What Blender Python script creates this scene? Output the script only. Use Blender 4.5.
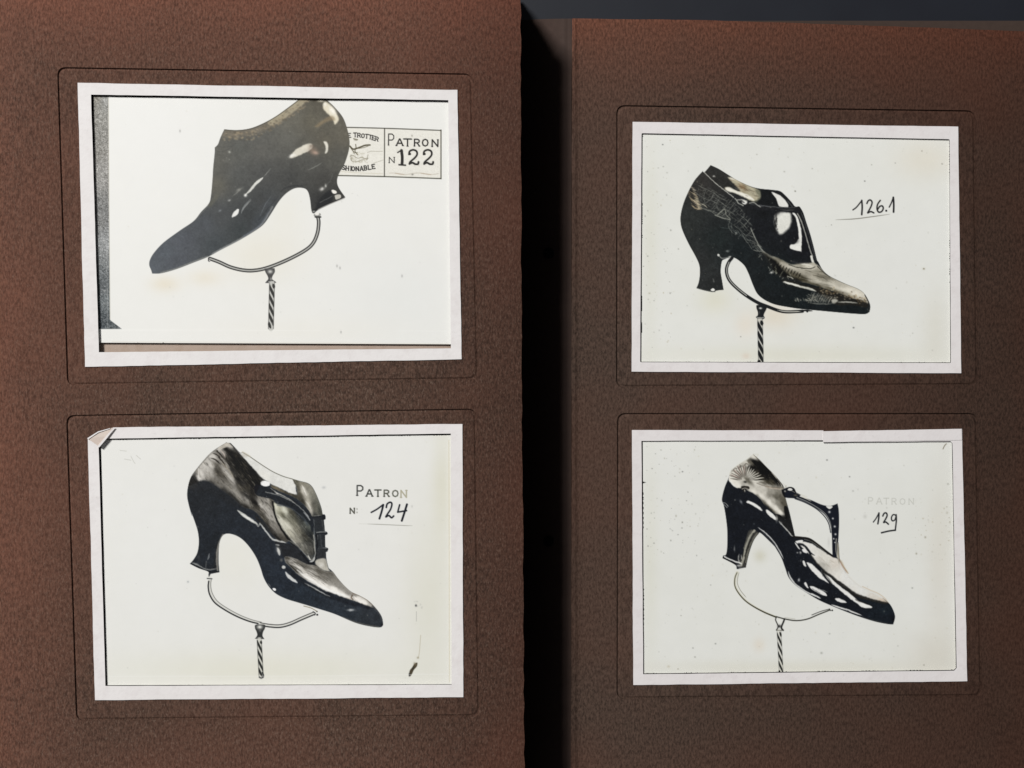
import bpy, bmesh, math, random
import numpy as np
from mathutils.geometry import delaunay_2d_cdt
from mathutils import Vector

for o in list(bpy.data.objects): bpy.data.objects.remove(o)
SC = bpy.context.scene
COL = SC.collection
R = math.radians

# ---------------------------------------------------------------- camera: looking straight down on the open album
U = 0.00035            # metres per unit of the album's plan (one unit = 0.35 mm)
H = 0.46               # camera height above the right-hand page
cam_d = bpy.data.cameras.new('camera'); cam = bpy.data.objects.new('camera', cam_d); COL.objects.link(cam)
cam.location = (0, 0, H); cam.rotation_euler = (0, 0, 0)
cam_d.sensor_width = 36; cam_d.lens = 36*H/(1024*U); cam_d.clip_start = 0.01; cam_d.clip_end = 50
SC.camera = cam

# ---------------------------------------------------------------- light: a dim room and one window-like lamp at upper left
w = bpy.data.worlds.new('World'); SC.world = w; w.use_nodes = True
bg = w.node_tree.nodes['Background']; bg.inputs[0].default_value = (0.92, 0.93, 1.0, 1); bg.inputs[1].default_value = 0.09
def area(name, loc, target, size, power, col):
    d = bpy.data.lights.new(name, 'AREA'); d.shape = 'SQUARE'; d.size = size; d.energy = power; d.color = col
    o = bpy.data.objects.new(name, d); COL.objects.link(o); o.location = loc
    o.rotation_euler = (Vector(target)-Vector(loc)).to_track_quat('-Z', 'Y').to_euler()
    return o
area('key_lamp', (-1.95, 1.85, 3.0), (0, 0, 0), 0.75, 192, (1.0, 0.985, 0.965))
SC.view_settings.view_transform = 'Standard'; SC.view_settings.look = 'None'
SC.view_settings.exposure = 0; SC.view_settings.gamma = 1
SC.render.resolution_x = 1024; SC.render.resolution_y = 768

# ---------------------------------------------------------------- helpers
def W(px, py, z=0.0):
    """plan units (origin at the album's upper left, y down) to metres; keeps the plan's proportions at a raised height"""
    k = (H-z)/H*U
    return ((px-512)*k, -(py-384)*k, z)
def tag(o, label=None, cat=None, group=None, kind=None):
    if label: o['label'] = label
    if cat: o['category'] = cat
    if group: o['group'] = group
    if kind: o['kind'] = kind
    return o
def link(name, me, mat, parent=None):
    o = bpy.data.objects.new(name, me); COL.objects.link(o)
    if mat: me.materials.append(mat)
    if parent is not None:
        o.parent = parent
        o.location = -world_loc(parent)
    return o
def world_loc(o):
    v = Vector((0, 0, 0))
    while o is not None: v = v+o.location; o = o.parent
    return v
def empty(name, loc, parent=None):
    o = bpy.data.objects.new(name, None); COL.objects.link(o); o.location = loc; o.empty_display_size = .01
    if parent is not None: o.parent = parent; o.location = Vector(loc)-world_loc(parent)
    return o
def mesh(name, vs, fs):
    me = bpy.data.meshes.new(name); me.from_pydata([tuple(v) for v in vs], [], fs); me.update(); return me
def lin(c):
    c = np.clip(np.asarray(c, float)/255.0, 0, 1)
    return np.where(c <= .04045, c/12.92, ((c+.055)/1.055)**2.4)
def jitter(pts, amp, step, seed, closed=True):
    """subdivide a polygon's edges and roughen them a little, as cut or torn paper"""
    r = random.Random(seed); out = []
    n = len(pts)
    for i in range(n if closed else n-1):
        a, b = pts[i], pts[(i+1) % n]; L = math.hypot(b[0]-a[0], b[1]-a[1]); k = max(1, int(L/step)); nx, ny = -(b[1]-a[1])/max(L, 1e-6), (b[0]-a[0])/max(L, 1e-6)
        ph = r.random()*6
        out.append(a)
        for j in range(1, k):
            t = j/k; d = (r.random()-.5)*amp*1.2+amp*.5*math.sin(ph+t*9)+amp*.35*math.sin(ph*2+t*23)
            out.append((a[0]+(b[0]-a[0])*t+nx*d, a[1]+(b[1]-a[1])*t+ny*d))
    return out
def slab(name, outer, z0, z1, mat, parent, hole=None, bevel=0.0, zf=None):
    """plate with a cut outline (and optionally one window) between heights z0 < z1, real thickness all round"""
    loops = [outer]+([hole] if hole else [])
    co = []; ed = []; idx = []
    for L in loops:
        s = len(co); co += [Vector(p) for p in L]; idx.append(list(range(s, s+len(L))))
        ed += [(s+i, s+(i+1) % len(L)) for i in range(len(L))]
    ov, oe, of, vmap, _, _ = delaunay_2d_cdt(co, ed, [], 1 if not hole else 0, 1e-6)
    def cen(f): return (sum(ov[i].x for i in f)/len(f), sum(ov[i].y for i in f)/len(f))
    fs = []
    for f in of:
        x, y = cen(f)
        if not inside(np.array(x), np.array(y), outer): continue
        if hole and inside(np.array(x), np.array(y), hole): continue
        fs.append(list(f))
    n = len(ov); zt = zf or (lambda x, y: 0)
    vs = [W(v.x, v.y, z1+zt(v.x, v.y)) for v in ov]+[W(v.x, v.y, z0+zt(v.x, v.y)) for v in ov]
    mp = {}
    for i, src in enumerate(vmap):
        for sidx in src: mp[sidx] = i
    faces = [list(reversed(f)) for f in fs]+[[n+i for i in f] for f in fs]
    for L in idx:
        for a, b in zip(L, L[1:]+L[:1]):
            a, b = mp[a], mp[b]
            if a != b: faces.append([a, b, n+b, n+a])
    me = mesh(name, vs, faces)
    bm = bmesh.new(); bm.from_mesh(me); bmesh.ops.recalc_face_normals(bm, faces=bm.faces); bm.to_mesh(me); bm.free()
    return link(name, me, mat, parent)
def rrect(c4, r, n=7):
    """quad with rounded corners"""
    out = []
    for i in range(4):
        p = Vector(c4[i]); a = Vector(c4[i-1]); b = Vector(c4[(i+1) % 4]); da = (a-p).normalized()*r; db = (b-p).normalized()*r
        for k in range(n+1):
            t = k/n; q = (1-t)**2*(p+da)+2*t*(1-t)*p+t*t*(p+db); out.append((q.x, q.y))
    return out
def offset(pts, d):
    """shrink (d > 0) a convex loop towards its centre by about d"""
    cx = sum(p[0] for p in pts)/len(pts); cy = sum(p[1] for p in pts)/len(pts); xs = [abs(p[0]-cx) for p in pts]; ys = [abs(p[1]-cy) for p in pts]
    fx = 1-d/max(xs); fy = 1-d/max(ys)
    return [(cx+(p[0]-cx)*fx, cy+(p[1]-cy)*fy) for p in pts]

# ---------------------------------------------------------------- materials
def mat(name):
    m = bpy.data.materials.new(name); m.use_nodes = True; nt = m.node_tree; b = nt.nodes['Principled BSDF']
    return m, nt, b
def node(nt, t, **k):
    n = nt.nodes.new(t)
    for a, v in k.items(): setattr(n, a, v)
    return n
def coords(nt, scale=(1, 1, 1), rot=(0, 0, 0)):
    g = node(nt, 'ShaderNodeNewGeometry'); mp = node(nt, 'ShaderNodeMapping'); nt.links.new(g.outputs['Position'], mp.inputs[0])
    mp.inputs['Scale'].default_value = scale; mp.inputs['Rotation'].default_value = rot
    return mp.outputs[0]
def noise(nt, vec, scale, detail=3, rough=.6):
    n = node(nt, 'ShaderNodeTexNoise'); n.inputs['Scale'].default_value = scale; n.inputs['Detail'].default_value = detail; n.inputs['Roughness'].default_value = rough
    nt.links.new(vec, n.inputs['Vector']); return n.outputs['Fac']
def ramp(nt, fac, stops):
    r = node(nt, 'ShaderNodeValToRGB'); el = r.color_ramp.elements
    while len(el) < len(stops): el.new(.5)
    for e, (p, c) in zip(el, stops): e.position = p; e.color = (*c, 1)
    nt.links.new(fac, r.inputs[0]); return r.outputs[0]
def mix(nt, fac, a, b, mode='MIX'):
    m = node(nt, 'ShaderNodeMix', data_type='RGBA', blend_type=mode)
    for s, v in ((0, fac), (6, a), (7, b)):
        if hasattr(v, 'is_output'): nt.links.new(v, m.inputs[s])
        else: m.inputs[s].default_value = v if s == 0 else (*v, 1)
    return m.outputs[2]
def bump(nt, b, h, strength, distance):
    n = node(nt, 'ShaderNodeBump'); n.inputs['Strength'].default_value = strength; n.inputs['Distance'].default_value = distance
    nt.links.new(h, n.inputs['Height']); nt.links.new(n.outputs[0], b.inputs['Normal'])
def math_(nt, op, a, b=None, clamp=False):
    m = node(nt, 'ShaderNodeMath', operation=op); m.use_clamp = clamp
    for s, v in ((0, a), (1, b)):
        if v is None: continue
        if hasattr(v, 'is_output'): nt.links.new(v, m.inputs[s])
        else: m.inputs[s].default_value = v
    return m.outputs[0]

def brown_board(name, base, warm, light, edge):
    """grained brown album board; 'edge' gives the worn redder rim plus sheen and shade painted as colour: (axis sign, position, width) terms in metres"""
    m, nt, b = mat(name)
    v = coords(nt, (1, .42, 1)); v2 = coords(nt)
    fine = noise(nt, v, 2300, 1, .6); mid = noise(nt, v, 1450, 2, .75); big = noise(nt, v2, 14, 3, .55); med = noise(nt, v2, 70, 4, .6)
    c = mix(nt, ramp(nt, mid, [(.36, (0, 0, 0)), (.64, (1, 1, 1))]), tuple(x*.58 for x in base), tuple(x*1.42 for x in base))
    c = mix(nt, ramp(nt, fine, [(.54, (0, 0, 0)), (.80, (.8, .8, .8))]), c, light)
    c = mix(nt, ramp(nt, big, [(.40, (0, 0, 0)), (.70, (.55, .55, .55))]), c, mix(nt, .5, c, warm))
    # worn, redder rim; its wide bright part is page sheen painted in
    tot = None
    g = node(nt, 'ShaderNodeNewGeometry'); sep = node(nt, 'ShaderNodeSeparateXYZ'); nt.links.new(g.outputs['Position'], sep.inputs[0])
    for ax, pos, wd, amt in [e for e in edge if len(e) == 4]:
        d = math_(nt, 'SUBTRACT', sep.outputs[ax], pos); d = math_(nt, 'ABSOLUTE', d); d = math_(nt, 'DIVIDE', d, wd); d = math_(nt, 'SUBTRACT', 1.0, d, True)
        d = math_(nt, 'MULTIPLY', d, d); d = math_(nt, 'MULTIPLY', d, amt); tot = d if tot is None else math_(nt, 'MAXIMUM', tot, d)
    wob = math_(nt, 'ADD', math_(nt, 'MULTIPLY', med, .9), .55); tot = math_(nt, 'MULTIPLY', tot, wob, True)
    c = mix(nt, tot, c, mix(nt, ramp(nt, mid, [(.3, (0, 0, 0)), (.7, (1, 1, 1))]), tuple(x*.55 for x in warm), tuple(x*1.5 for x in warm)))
    for ax, pos, wd, amt, col in [e for e in edge if len(e) == 5]:      # loss of light towards one edge, painted into the board colour
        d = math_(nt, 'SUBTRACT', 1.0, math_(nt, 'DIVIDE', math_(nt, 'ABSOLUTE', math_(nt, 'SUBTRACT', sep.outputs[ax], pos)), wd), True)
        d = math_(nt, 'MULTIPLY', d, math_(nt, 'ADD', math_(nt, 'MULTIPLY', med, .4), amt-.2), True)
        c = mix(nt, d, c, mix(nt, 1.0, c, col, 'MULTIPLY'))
    nt.links.new(c, b.inputs['Base Color'])
    b.inputs['Roughness'].default_value = .8; b.inputs['Specular IOR Level'].default_value = .12
    h = math_(nt, 'ADD', math_(nt, 'MULTIPLY', mid, .65), math_(nt, 'MULTIPLY', fine, .5))
    bump(nt, b, h, .75, .00022)
    return m
def paper(name, col, var=.05, rough=.6, mott=(.92, .905, .905), bs=.25):
    m, nt, b = mat(name); v = coords(nt)
    n1 = noise(nt, v, 260, 4, .6); n2 = noise(nt, v, 900, 2, .6); n3 = noise(nt, v, 40, 3, .5)
    c = mix(nt, ramp(nt, n1, [(.48, (0, 0, 0)), (.72, (1, 1, 1))]), col, tuple(x*y for x, y in zip(col, mott)))
    c = mix(nt, ramp(nt, n2, [(.62, (0, 0, 0)), (.80, (.35, .35, .35))]), c, tuple(x*.6 for x in col))
    c = mix(nt, ramp(nt, n3, [(.4, (0, 0, 0)), (.7, (.6, .6, .6))]), c, tuple(x*(1-var) for x in col))
    nt.links.new(c, b.inputs['Base Color']); b.inputs['Roughness'].default_value = rough; b.inputs['Specular IOR Level'].default_value = .3
    bump(nt, b, math_(nt, 'ADD', n1, n2), bs, .00015)
    return m
def plain(name, col, rough=.8, spec=.2):
    m, nt, b = mat(name); v = coords(nt); n = noise(nt, v, 400, 3, .6)
    c = mix(nt, n, tuple(x*.8 for x in col), tuple(x*1.2 for x in col)); nt.links.new(c, b.inputs['Base Color'])
    b.inputs['Roughness'].default_value = rough; b.inputs['Specular IOR Level'].default_value = spec
    return m
def print_mat(name, var):
    """silver-gelatine print: picture in the colour attribute, faint mottling and a soft gloss"""
    m, nt, b = mat(name); a = node(nt, 'ShaderNodeVertexColor', layer_name='picture'); v = coords(nt)
    n1 = noise(nt, v, 160, 4, .6); n2 = noise(nt, v, 24, 3, .5)
    f = math_(nt, 'ADD', math_(nt, 'MULTIPLY', n1, var), 1-var*.5)
    c = mix(nt, 1.0, a.outputs[0], ramp(nt, n1, [(.3, (1-var, 1-var, 1-var*1.1)), (.7, (1, 1, 1))]), 'MULTIPLY')
    c = mix(nt, 1.0, c, ramp(nt, n2, [(.35, (1-var*.8, 1-var*.8, 1-var*1.2)), (.65, (1, 1, 1))]), 'MULTIPLY')
    nt.links.new(c, b.inputs['Base Color']); b.inputs['Roughness'].default_value = .42; b.inputs['Specular IOR Level'].default_value = .22
    bump(nt, b, n1, .06, .0002)
    return m
# ---------------------------------------------------------------- painter for the printed pictures
class Cv:
    """colour grid (two samples per photo unit) that becomes the vertex colours of a flat print"""
    def __init__(s, x0, y0, x1, y1, base, seed=1, step=0.5):
        s.x0, s.y0, s.st = x0, y0, step
        s.nx = int(round((x1-x0)/step))+1; s.ny = int(round((y1-y0)/step))+1
        s.img = np.zeros((s.ny, s.nx, 3)); s.img[:] = base
        s.lab = np.zeros((s.ny, s.nx), int); s.names = ['']
        s.q = (0, 0, 1); s.rng = np.random.RandomState(seed)
    def org(s, ox, oy, k=8.0): s.q = (ox, oy, k)
    def P(s, pts):
        ox, oy, k = s.q
        return [(ox+p[0]/k, oy+p[1]/k) for p in pts]
    def win(s, pts, m):
        a = np.array(pts)
        i0 = max(0, int((a[:,0].min()-m-s.x0)/s.st)); i1 = min(s.nx, int((a[:,0].max()+m-s.x0)/s.st)+2)
        j0 = max(0, int((a[:,1].min()-m-s.y0)/s.st)); j1 = min(s.ny, int((a[:,1].max()+m-s.y0)/s.st)+2)
        if i1 <= i0 or j1 <= j0: return None
        X, Y = np.meshgrid(s.x0+np.arange(i0, i1)*s.st, s.y0+np.arange(j0, j1)*s.st)
        return slice(j0, j1), slice(i0, i1), X, Y
    def put(s, sl, cov, col, a, clip, lab):
        c = cov*a
        if clip is not None: c = c*clip[sl]
        s.img[sl] = s.img[sl]*(1-c[..., None]) + np.array(col, float)*c[..., None]
        if lab is not None:
            m = cov > 0.3
            if clip is not None: m &= clip[sl] > 0.5
            s.lab[sl][m] = s.lid(lab)
    def lid(s, n):
        if n not in s.names: s.names.append(n)
        return s.names.index(n)
    def full(s, sl, cov):
        f = np.zeros((s.ny, s.nx)); f[sl] = cov; return f
    def poly(s, pts, col, soft=0.45, a=1.0, smooth=True, clip=None, lab=None, raw=False):
        if not raw: pts = s.P(pts)
        if smooth: pts = spline(pts, True)
        w = s.win(pts, soft*2+1)
        if w is None: return None
        sl = w[:2]; d, _ = dist(w[2], w[3], pts, True); ins = inside(w[2], w[3], pts)
        sd = np.where(ins, d, -d)
        cov = smooth01(sd/(2*soft)+0.5)
        if col is not None: s.put(sl, cov, col, a, clip, lab)
        elif lab is not None: s.lab[sl][cov > 0.3] = s.lid(lab)
        return s.full(sl, cov)
    def line(s, pts, w, col, soft=0.4, a=1.0, w2=None, smooth=True, clip=None, lab=None, taper=0, raw=False):
        if not raw: pts = s.P(pts)
        if smooth and len(pts) > 2: pts = spline(pts, False)
        W = s.win(pts, w+soft*2+1)
        if W is None: return
        d, t = dist(W[2], W[3], pts, False)
        ww = w+((w2 if w2 is not None else w)-w)*t
        if taper: ww = ww*(np.clip(np.minimum(t, 1-t)/taper, 0, 1)**0.6*0.9+0.1)
        amp = np.clip(ww/ (2*soft), 0, 1)
        cov = smooth01((ww/2-d)/(2*soft)+0.5)*np.where(ww < 2*soft, 1, 1)
        s.put(W[:2], cov, col, a, clip, lab)
    def blob(s, x, y, rx, ry, col, a=1.0, ang=0, clip=None, raw=False, lab=None, hard=0):
        if not raw: (x, y), = s.P([(x, y)]); rx /= s.q[2]; ry /= s.q[2]
        r = max(rx, ry)*2.6
        W = s.win([(x-r, y-r), (x+r, y+r)], 0)
        if W is None: return
        c, n = math.cos(math.radians(ang)), math.sin(math.radians(ang))
        U = ((W[2]-x)*c+(W[3]-y)*n)/rx; V = (-(W[2]-x)*n+(W[3]-y)*c)/ry
        rr = U*U+V*V
        cov = np.exp(-rr) if not hard else smooth01((1-np.sqrt(rr))*hard+0.5)
        s.put(W[:2], cov, col, a, clip, lab)
    def field(s, mask, ctr, raw=False, p=2.4, eps=6.0, ang=0, ratio=1.0):
        if not raw: pts = s.P([c[:2] for c in ctr])
        else: pts = [c[:2] for c in ctr]
        jj, ii = np.where(mask > 0.01)
        X = s.x0+ii*s.st; Y = s.y0+jj*s.st
        num = np.zeros((len(X), 3)); den = np.zeros(len(X))
        for (x, y), c in zip(pts, ctr):
            ca, sa = math.cos(math.radians(ang)), math.sin(math.radians(ang)); w = 1/((((X-x)*ca+(Y-y)*sa)/ratio)**2+(-(X-x)*sa+(Y-y)*ca)**2+eps)**(p/2)
            num += w[:, None]*np.array(c[2], float); den += w
        col = num/den[:, None]; m = mask[jj, ii][:, None]
        s.img[jj, ii] = s.img[jj, ii]*(1-m)+col*m
    def grain(s, mask, amp, sc=1):
        n = s.rng.randn(s.ny//sc+2, s.nx//sc+2)
        n = np.kron(n, np.ones((sc, sc)))[:s.ny, :s.nx]
        n = (n+np.roll(n, 1, 0)+np.roll(n, 1, 1)+np.roll(np.roll(n, 1, 0), 1, 1))/2
        s.img += (n*amp*mask)[..., None]
    def contrast(s, mask, k, shift=0, pivot=120):
        m = mask[..., None]; s.img = s.img*(1-m)+np.clip((s.img-pivot)*k+pivot+shift, 14, 246)*m
    def desat(s, mask, k):
        g = s.img.mean(2, keepdims=True); m = (mask*k)[..., None]; s.img = s.img*(1-m)+g*m
    def noise2(s, sc):
        """smooth random field, feature size sc samples"""
        h, w_ = s.ny//sc+3, s.nx//sc+3; g = s.rng.randn(h, w_)
        yy = np.arange(s.ny)/sc; xx = np.arange(s.nx)/sc; j = yy.astype(int); i = xx.astype(int); fy = smooth01(yy-j)[:, None]; fx = smooth01(xx-i)[None, :]
        return (g[j][:, i]*(1-fy)*(1-fx)+g[j+1][:, i]*fy*(1-fx)+g[j][:, i+1]*(1-fy)*fx+g[j+1][:, i+1]*fy*fx)
    def organic(s, mask, amp=.45, mott=.10):
        """irregular edges and uneven silvering inside a mask, as a real print has"""
        dx = (s.noise2(7)*.6+s.noise2(3)*.5)*amp/s.st; dy = (s.noise2(7)*.6+s.noise2(3)*.5)*amp/s.st
        J, I = np.meshgrid(np.arange(s.ny), np.arange(s.nx), indexing='ij')
        m = mask > .97; m = m & np.roll(m, 2, 0) & np.roll(m, -2, 0) & np.roll(m, 2, 1) & np.roll(m, -2, 1)
        y = np.clip(J+dy*m, 0, s.ny-1.01); x = np.clip(I+dx*m, 0, s.nx-1.01); j = y.astype(int); i = x.astype(int); fy = (y-j)[..., None]; fx = (x-i)[..., None]
        a = s.img; b = a[j, i]*(1-fy)*(1-fx)+a[j+1, i]*fy*(1-fx)+a[j, i+1]*(1-fy)*fx+a[j+1, i+1]*fy*fx
        t = b.mean(2, keepdims=True)/255; n = (s.noise2(3)*.6+s.noise2(6)*.6+s.noise2(14)*.5)[..., None]
        b = b*(1+n*mott*(1-t)*1.6)+n*mott*6
        s.img = np.where(m[..., None], b, a)
    def hatch(s, clip, x0, y0, x1, y1, ang, n, L, w, cols, a=0.5):
        """many short streaks along one direction inside a mask"""
        for k in range(n):
            x = x0+s.rng.rand()*(x1-x0); y = y0+s.rng.rand()*(y1-y0)
            t = math.radians(ang+s.rng.randn()*6); l = L*(0.4+s.rng.rand())
            c = cols[s.rng.randint(len(cols))]
            s.line([(x-math.cos(t)*l, y-math.sin(t)*l), (x+math.cos(t)*l, y+math.sin(t)*l)], w*(0.5+s.rng.rand()), c,
                   soft=0.5, a=a*(0.4+0.6*s.rng.rand()), clip=clip, raw=True, taper=0.5)

def smooth01(t):
    t = np.clip(t, 0, 1); return t*t*(3-2*t)
def spline(pts, closed, n=5):
    """Catmull-Rom through the points; a point given twice is a sharp corner"""
    P = [tuple(map(float, p)) for p in pts]
    cor = set(); Q = []
    for p in P:
        if Q and abs(Q[-1][0]-p[0])+abs(Q[-1][1]-p[1]) < 1e-6: cor.add(len(Q)-1)
        else: Q.append(p)
    N = len(Q); out = []
    for i in range(N if closed else N-1):
        p1, p2 = Q[i], Q[(i+1) % N]
        p0 = Q[i-1] if (closed or i > 0) else p1
        p3 = Q[(i+2) % N] if (closed or i+2 < N) else p2
        if i in cor: p0 = p1
        if (i+1) % N in cor: p3 = p2
        for k in range(n):
            t = k/n; t2 = t*t; t3 = t2*t
            out.append(tuple(0.5*(2*b+(-a+c)*t+(2*a-5*b+4*c-d)*t2+(-a+3*b-3*c+d)*t3) for a, b, c, d in zip(p0, p1, p2, p3)))
    if not closed: out.append(Q[-1])
    return out
def dist(X, Y, pts, closed):
    best = np.full(X.shape, 1e9); bt = np.zeros(X.shape)
    n = len(pts); m = n if closed else n-1
    L = [math.hypot(pts[(i+1) % n][0]-pts[i][0], pts[(i+1) % n][1]-pts[i][1]) for i in range(m)]
    tot = sum(L) or 1; acc = 0
    for i in range(m):
        (ax, ay), (bx, by) = pts[i], pts[(i+1) % n]
        if L[i] < 1e-9: continue
        t = np.clip(((X-ax)*(bx-ax)+(Y-ay)*(by-ay))/(L[i]*L[i]), 0, 1)
        d = (X-ax-t*(bx-ax))**2+(Y-ay-t*(by-ay))**2
        k = d < best; best = np.where(k, d, best)
        if not closed: bt = np.where(k, (acc+t*L[i])/tot, bt)
        acc += L[i]
    return np.sqrt(best), bt
def inside(X, Y, pts):
    r = np.zeros(X.shape, bool); n = len(pts)
    for i in range(n):
        (ax, ay), (bx, by) = pts[i], pts[(i+1) % n]
        if ay == by: continue
        c = ((ay > Y) != (by > Y)) & (X < (bx-ax)*(Y-ay)/(by-ay)+ax)
        r ^= c
    return r

# stroke lettering: unit box, y down
GL = {'P': [[(0,1),(0,0),(.6,0),(.9,.15),(.9,.4),(.6,.55),(0,.55)]], 'A': [[(0,1),(.45,0),(.55,0),(1,1)],[(.18,.65),(.82,.65)]],
 'T': [[(0,0),(1,0)],[(.5,0),(.5,1)]], 'R': [[(0,1),(0,0),(.6,0),(.9,.15),(.9,.38),(.6,.52),(0,.52)],[(.5,.52),(.95,1)]],
 'O': [[(.5,0),(.12,.15),(0,.5),(.12,.85),(.5,1),(.88,.85),(1,.5),(.88,.15),(.5,0)]], 'N': [[(0,1),(0,0),(.9,1),(.9,0)]],
 'E': [[(.9,0),(0,0),(0,1),(.9,1)],[(0,.5),(.7,.5)]], 'S': [[(.9,.12),(.5,0),(.1,.15),(.2,.42),(.75,.58),(.9,.85),(.5,1),(.05,.88)]],
 'H': [[(0,0),(0,1)],[(.9,0),(.9,1)],[(0,.5),(.9,.5)]], 'I': [[(.5,0),(.5,1)]], 'B': [[(0,0),(0,1),(.6,1),(.9,.85),(.85,.6),(.6,.5),(0,.5)],[(0,0),(.6,0),(.8,.12),(.8,.38),(.6,.5)]],
 'L': [[(0,0),(0,1),(.85,1)]]}
def letter(c, ch, x, y, w, h, lw, col, ux=(1,0), uy=(0,1), serif=0.0, a=1.0, lab=None, soft=.32):
    T = lambda p: (x+p[0]*w*ux[0]+p[1]*h*uy[0], y+p[0]*w*ux[1]+p[1]*h*uy[1])
    for st in GL[ch]:
        c.line([T(p) for p in st], lw, col, soft=soft, a=a, smooth=False, raw=True, lab=lab)
        if serif and ch not in 'OS':
            for e in (st[0], st[-1]):
                if e[1] in (0, 1): c.line([T((e[0]-serif, e[1])), T((e[0]+serif, e[1]))], lw*.7, col, soft=soft, a=a, smooth=False, raw=True, lab=lab)

def rod(c, x0, y0, x1, y1, w, per, dark, light, lab='display_stand', ph=0.0, lw=.8, fill=1.0):
    """twisted metal stem"""
    n = int((y1-y0)/per)+1
    c.line([(x0, y0), (x1, y1)], w, light, soft=.35, raw=True, lab=lab, a=fill)
    X = lambda y: x0+(x1-x0)*(y-y0)/(y1-y0)
    for k in range(-1, n+1):
        ya = y0+(k+ph)*per; pts = []
        for t in np.linspace(0, 1, 9):
            y = ya+t*per*1.45
            if y0 <= y <= y1: pts.append((X(y)-w*.42*math.cos(t*math.pi), y))
        if len(pts) > 1: c.line(pts, lw*1.3, dark, soft=.4, raw=True, lab=lab, taper=.35)
    if True:
        for sg in (-1, 1):
            c.line([(x0+sg*w*.5, y0), (x1+sg*w*.5, y1)], lw*.45, dark, soft=.35, a=.55 if fill > .5 else .35, raw=True, lab=lab)

def specks(c, n, x0, y0, x1, y1, cols, r=(.3, .9), a=.5):
    for k in range(n):
        x = x0+c.rng.rand()*(x1-x0); y = y0+c.rng.rand()*(y1-y0); q = r[0]+(r[1]-r[0])*c.rng.rand()**2
        c.blob(x, y, q, q*(.6+.8*c.rng.rand()), cols[c.rng.randint(len(cols))], a=a*(.3+.7*c.rng.rand()), raw=True)

def halo(c, k=.3): pass

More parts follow.
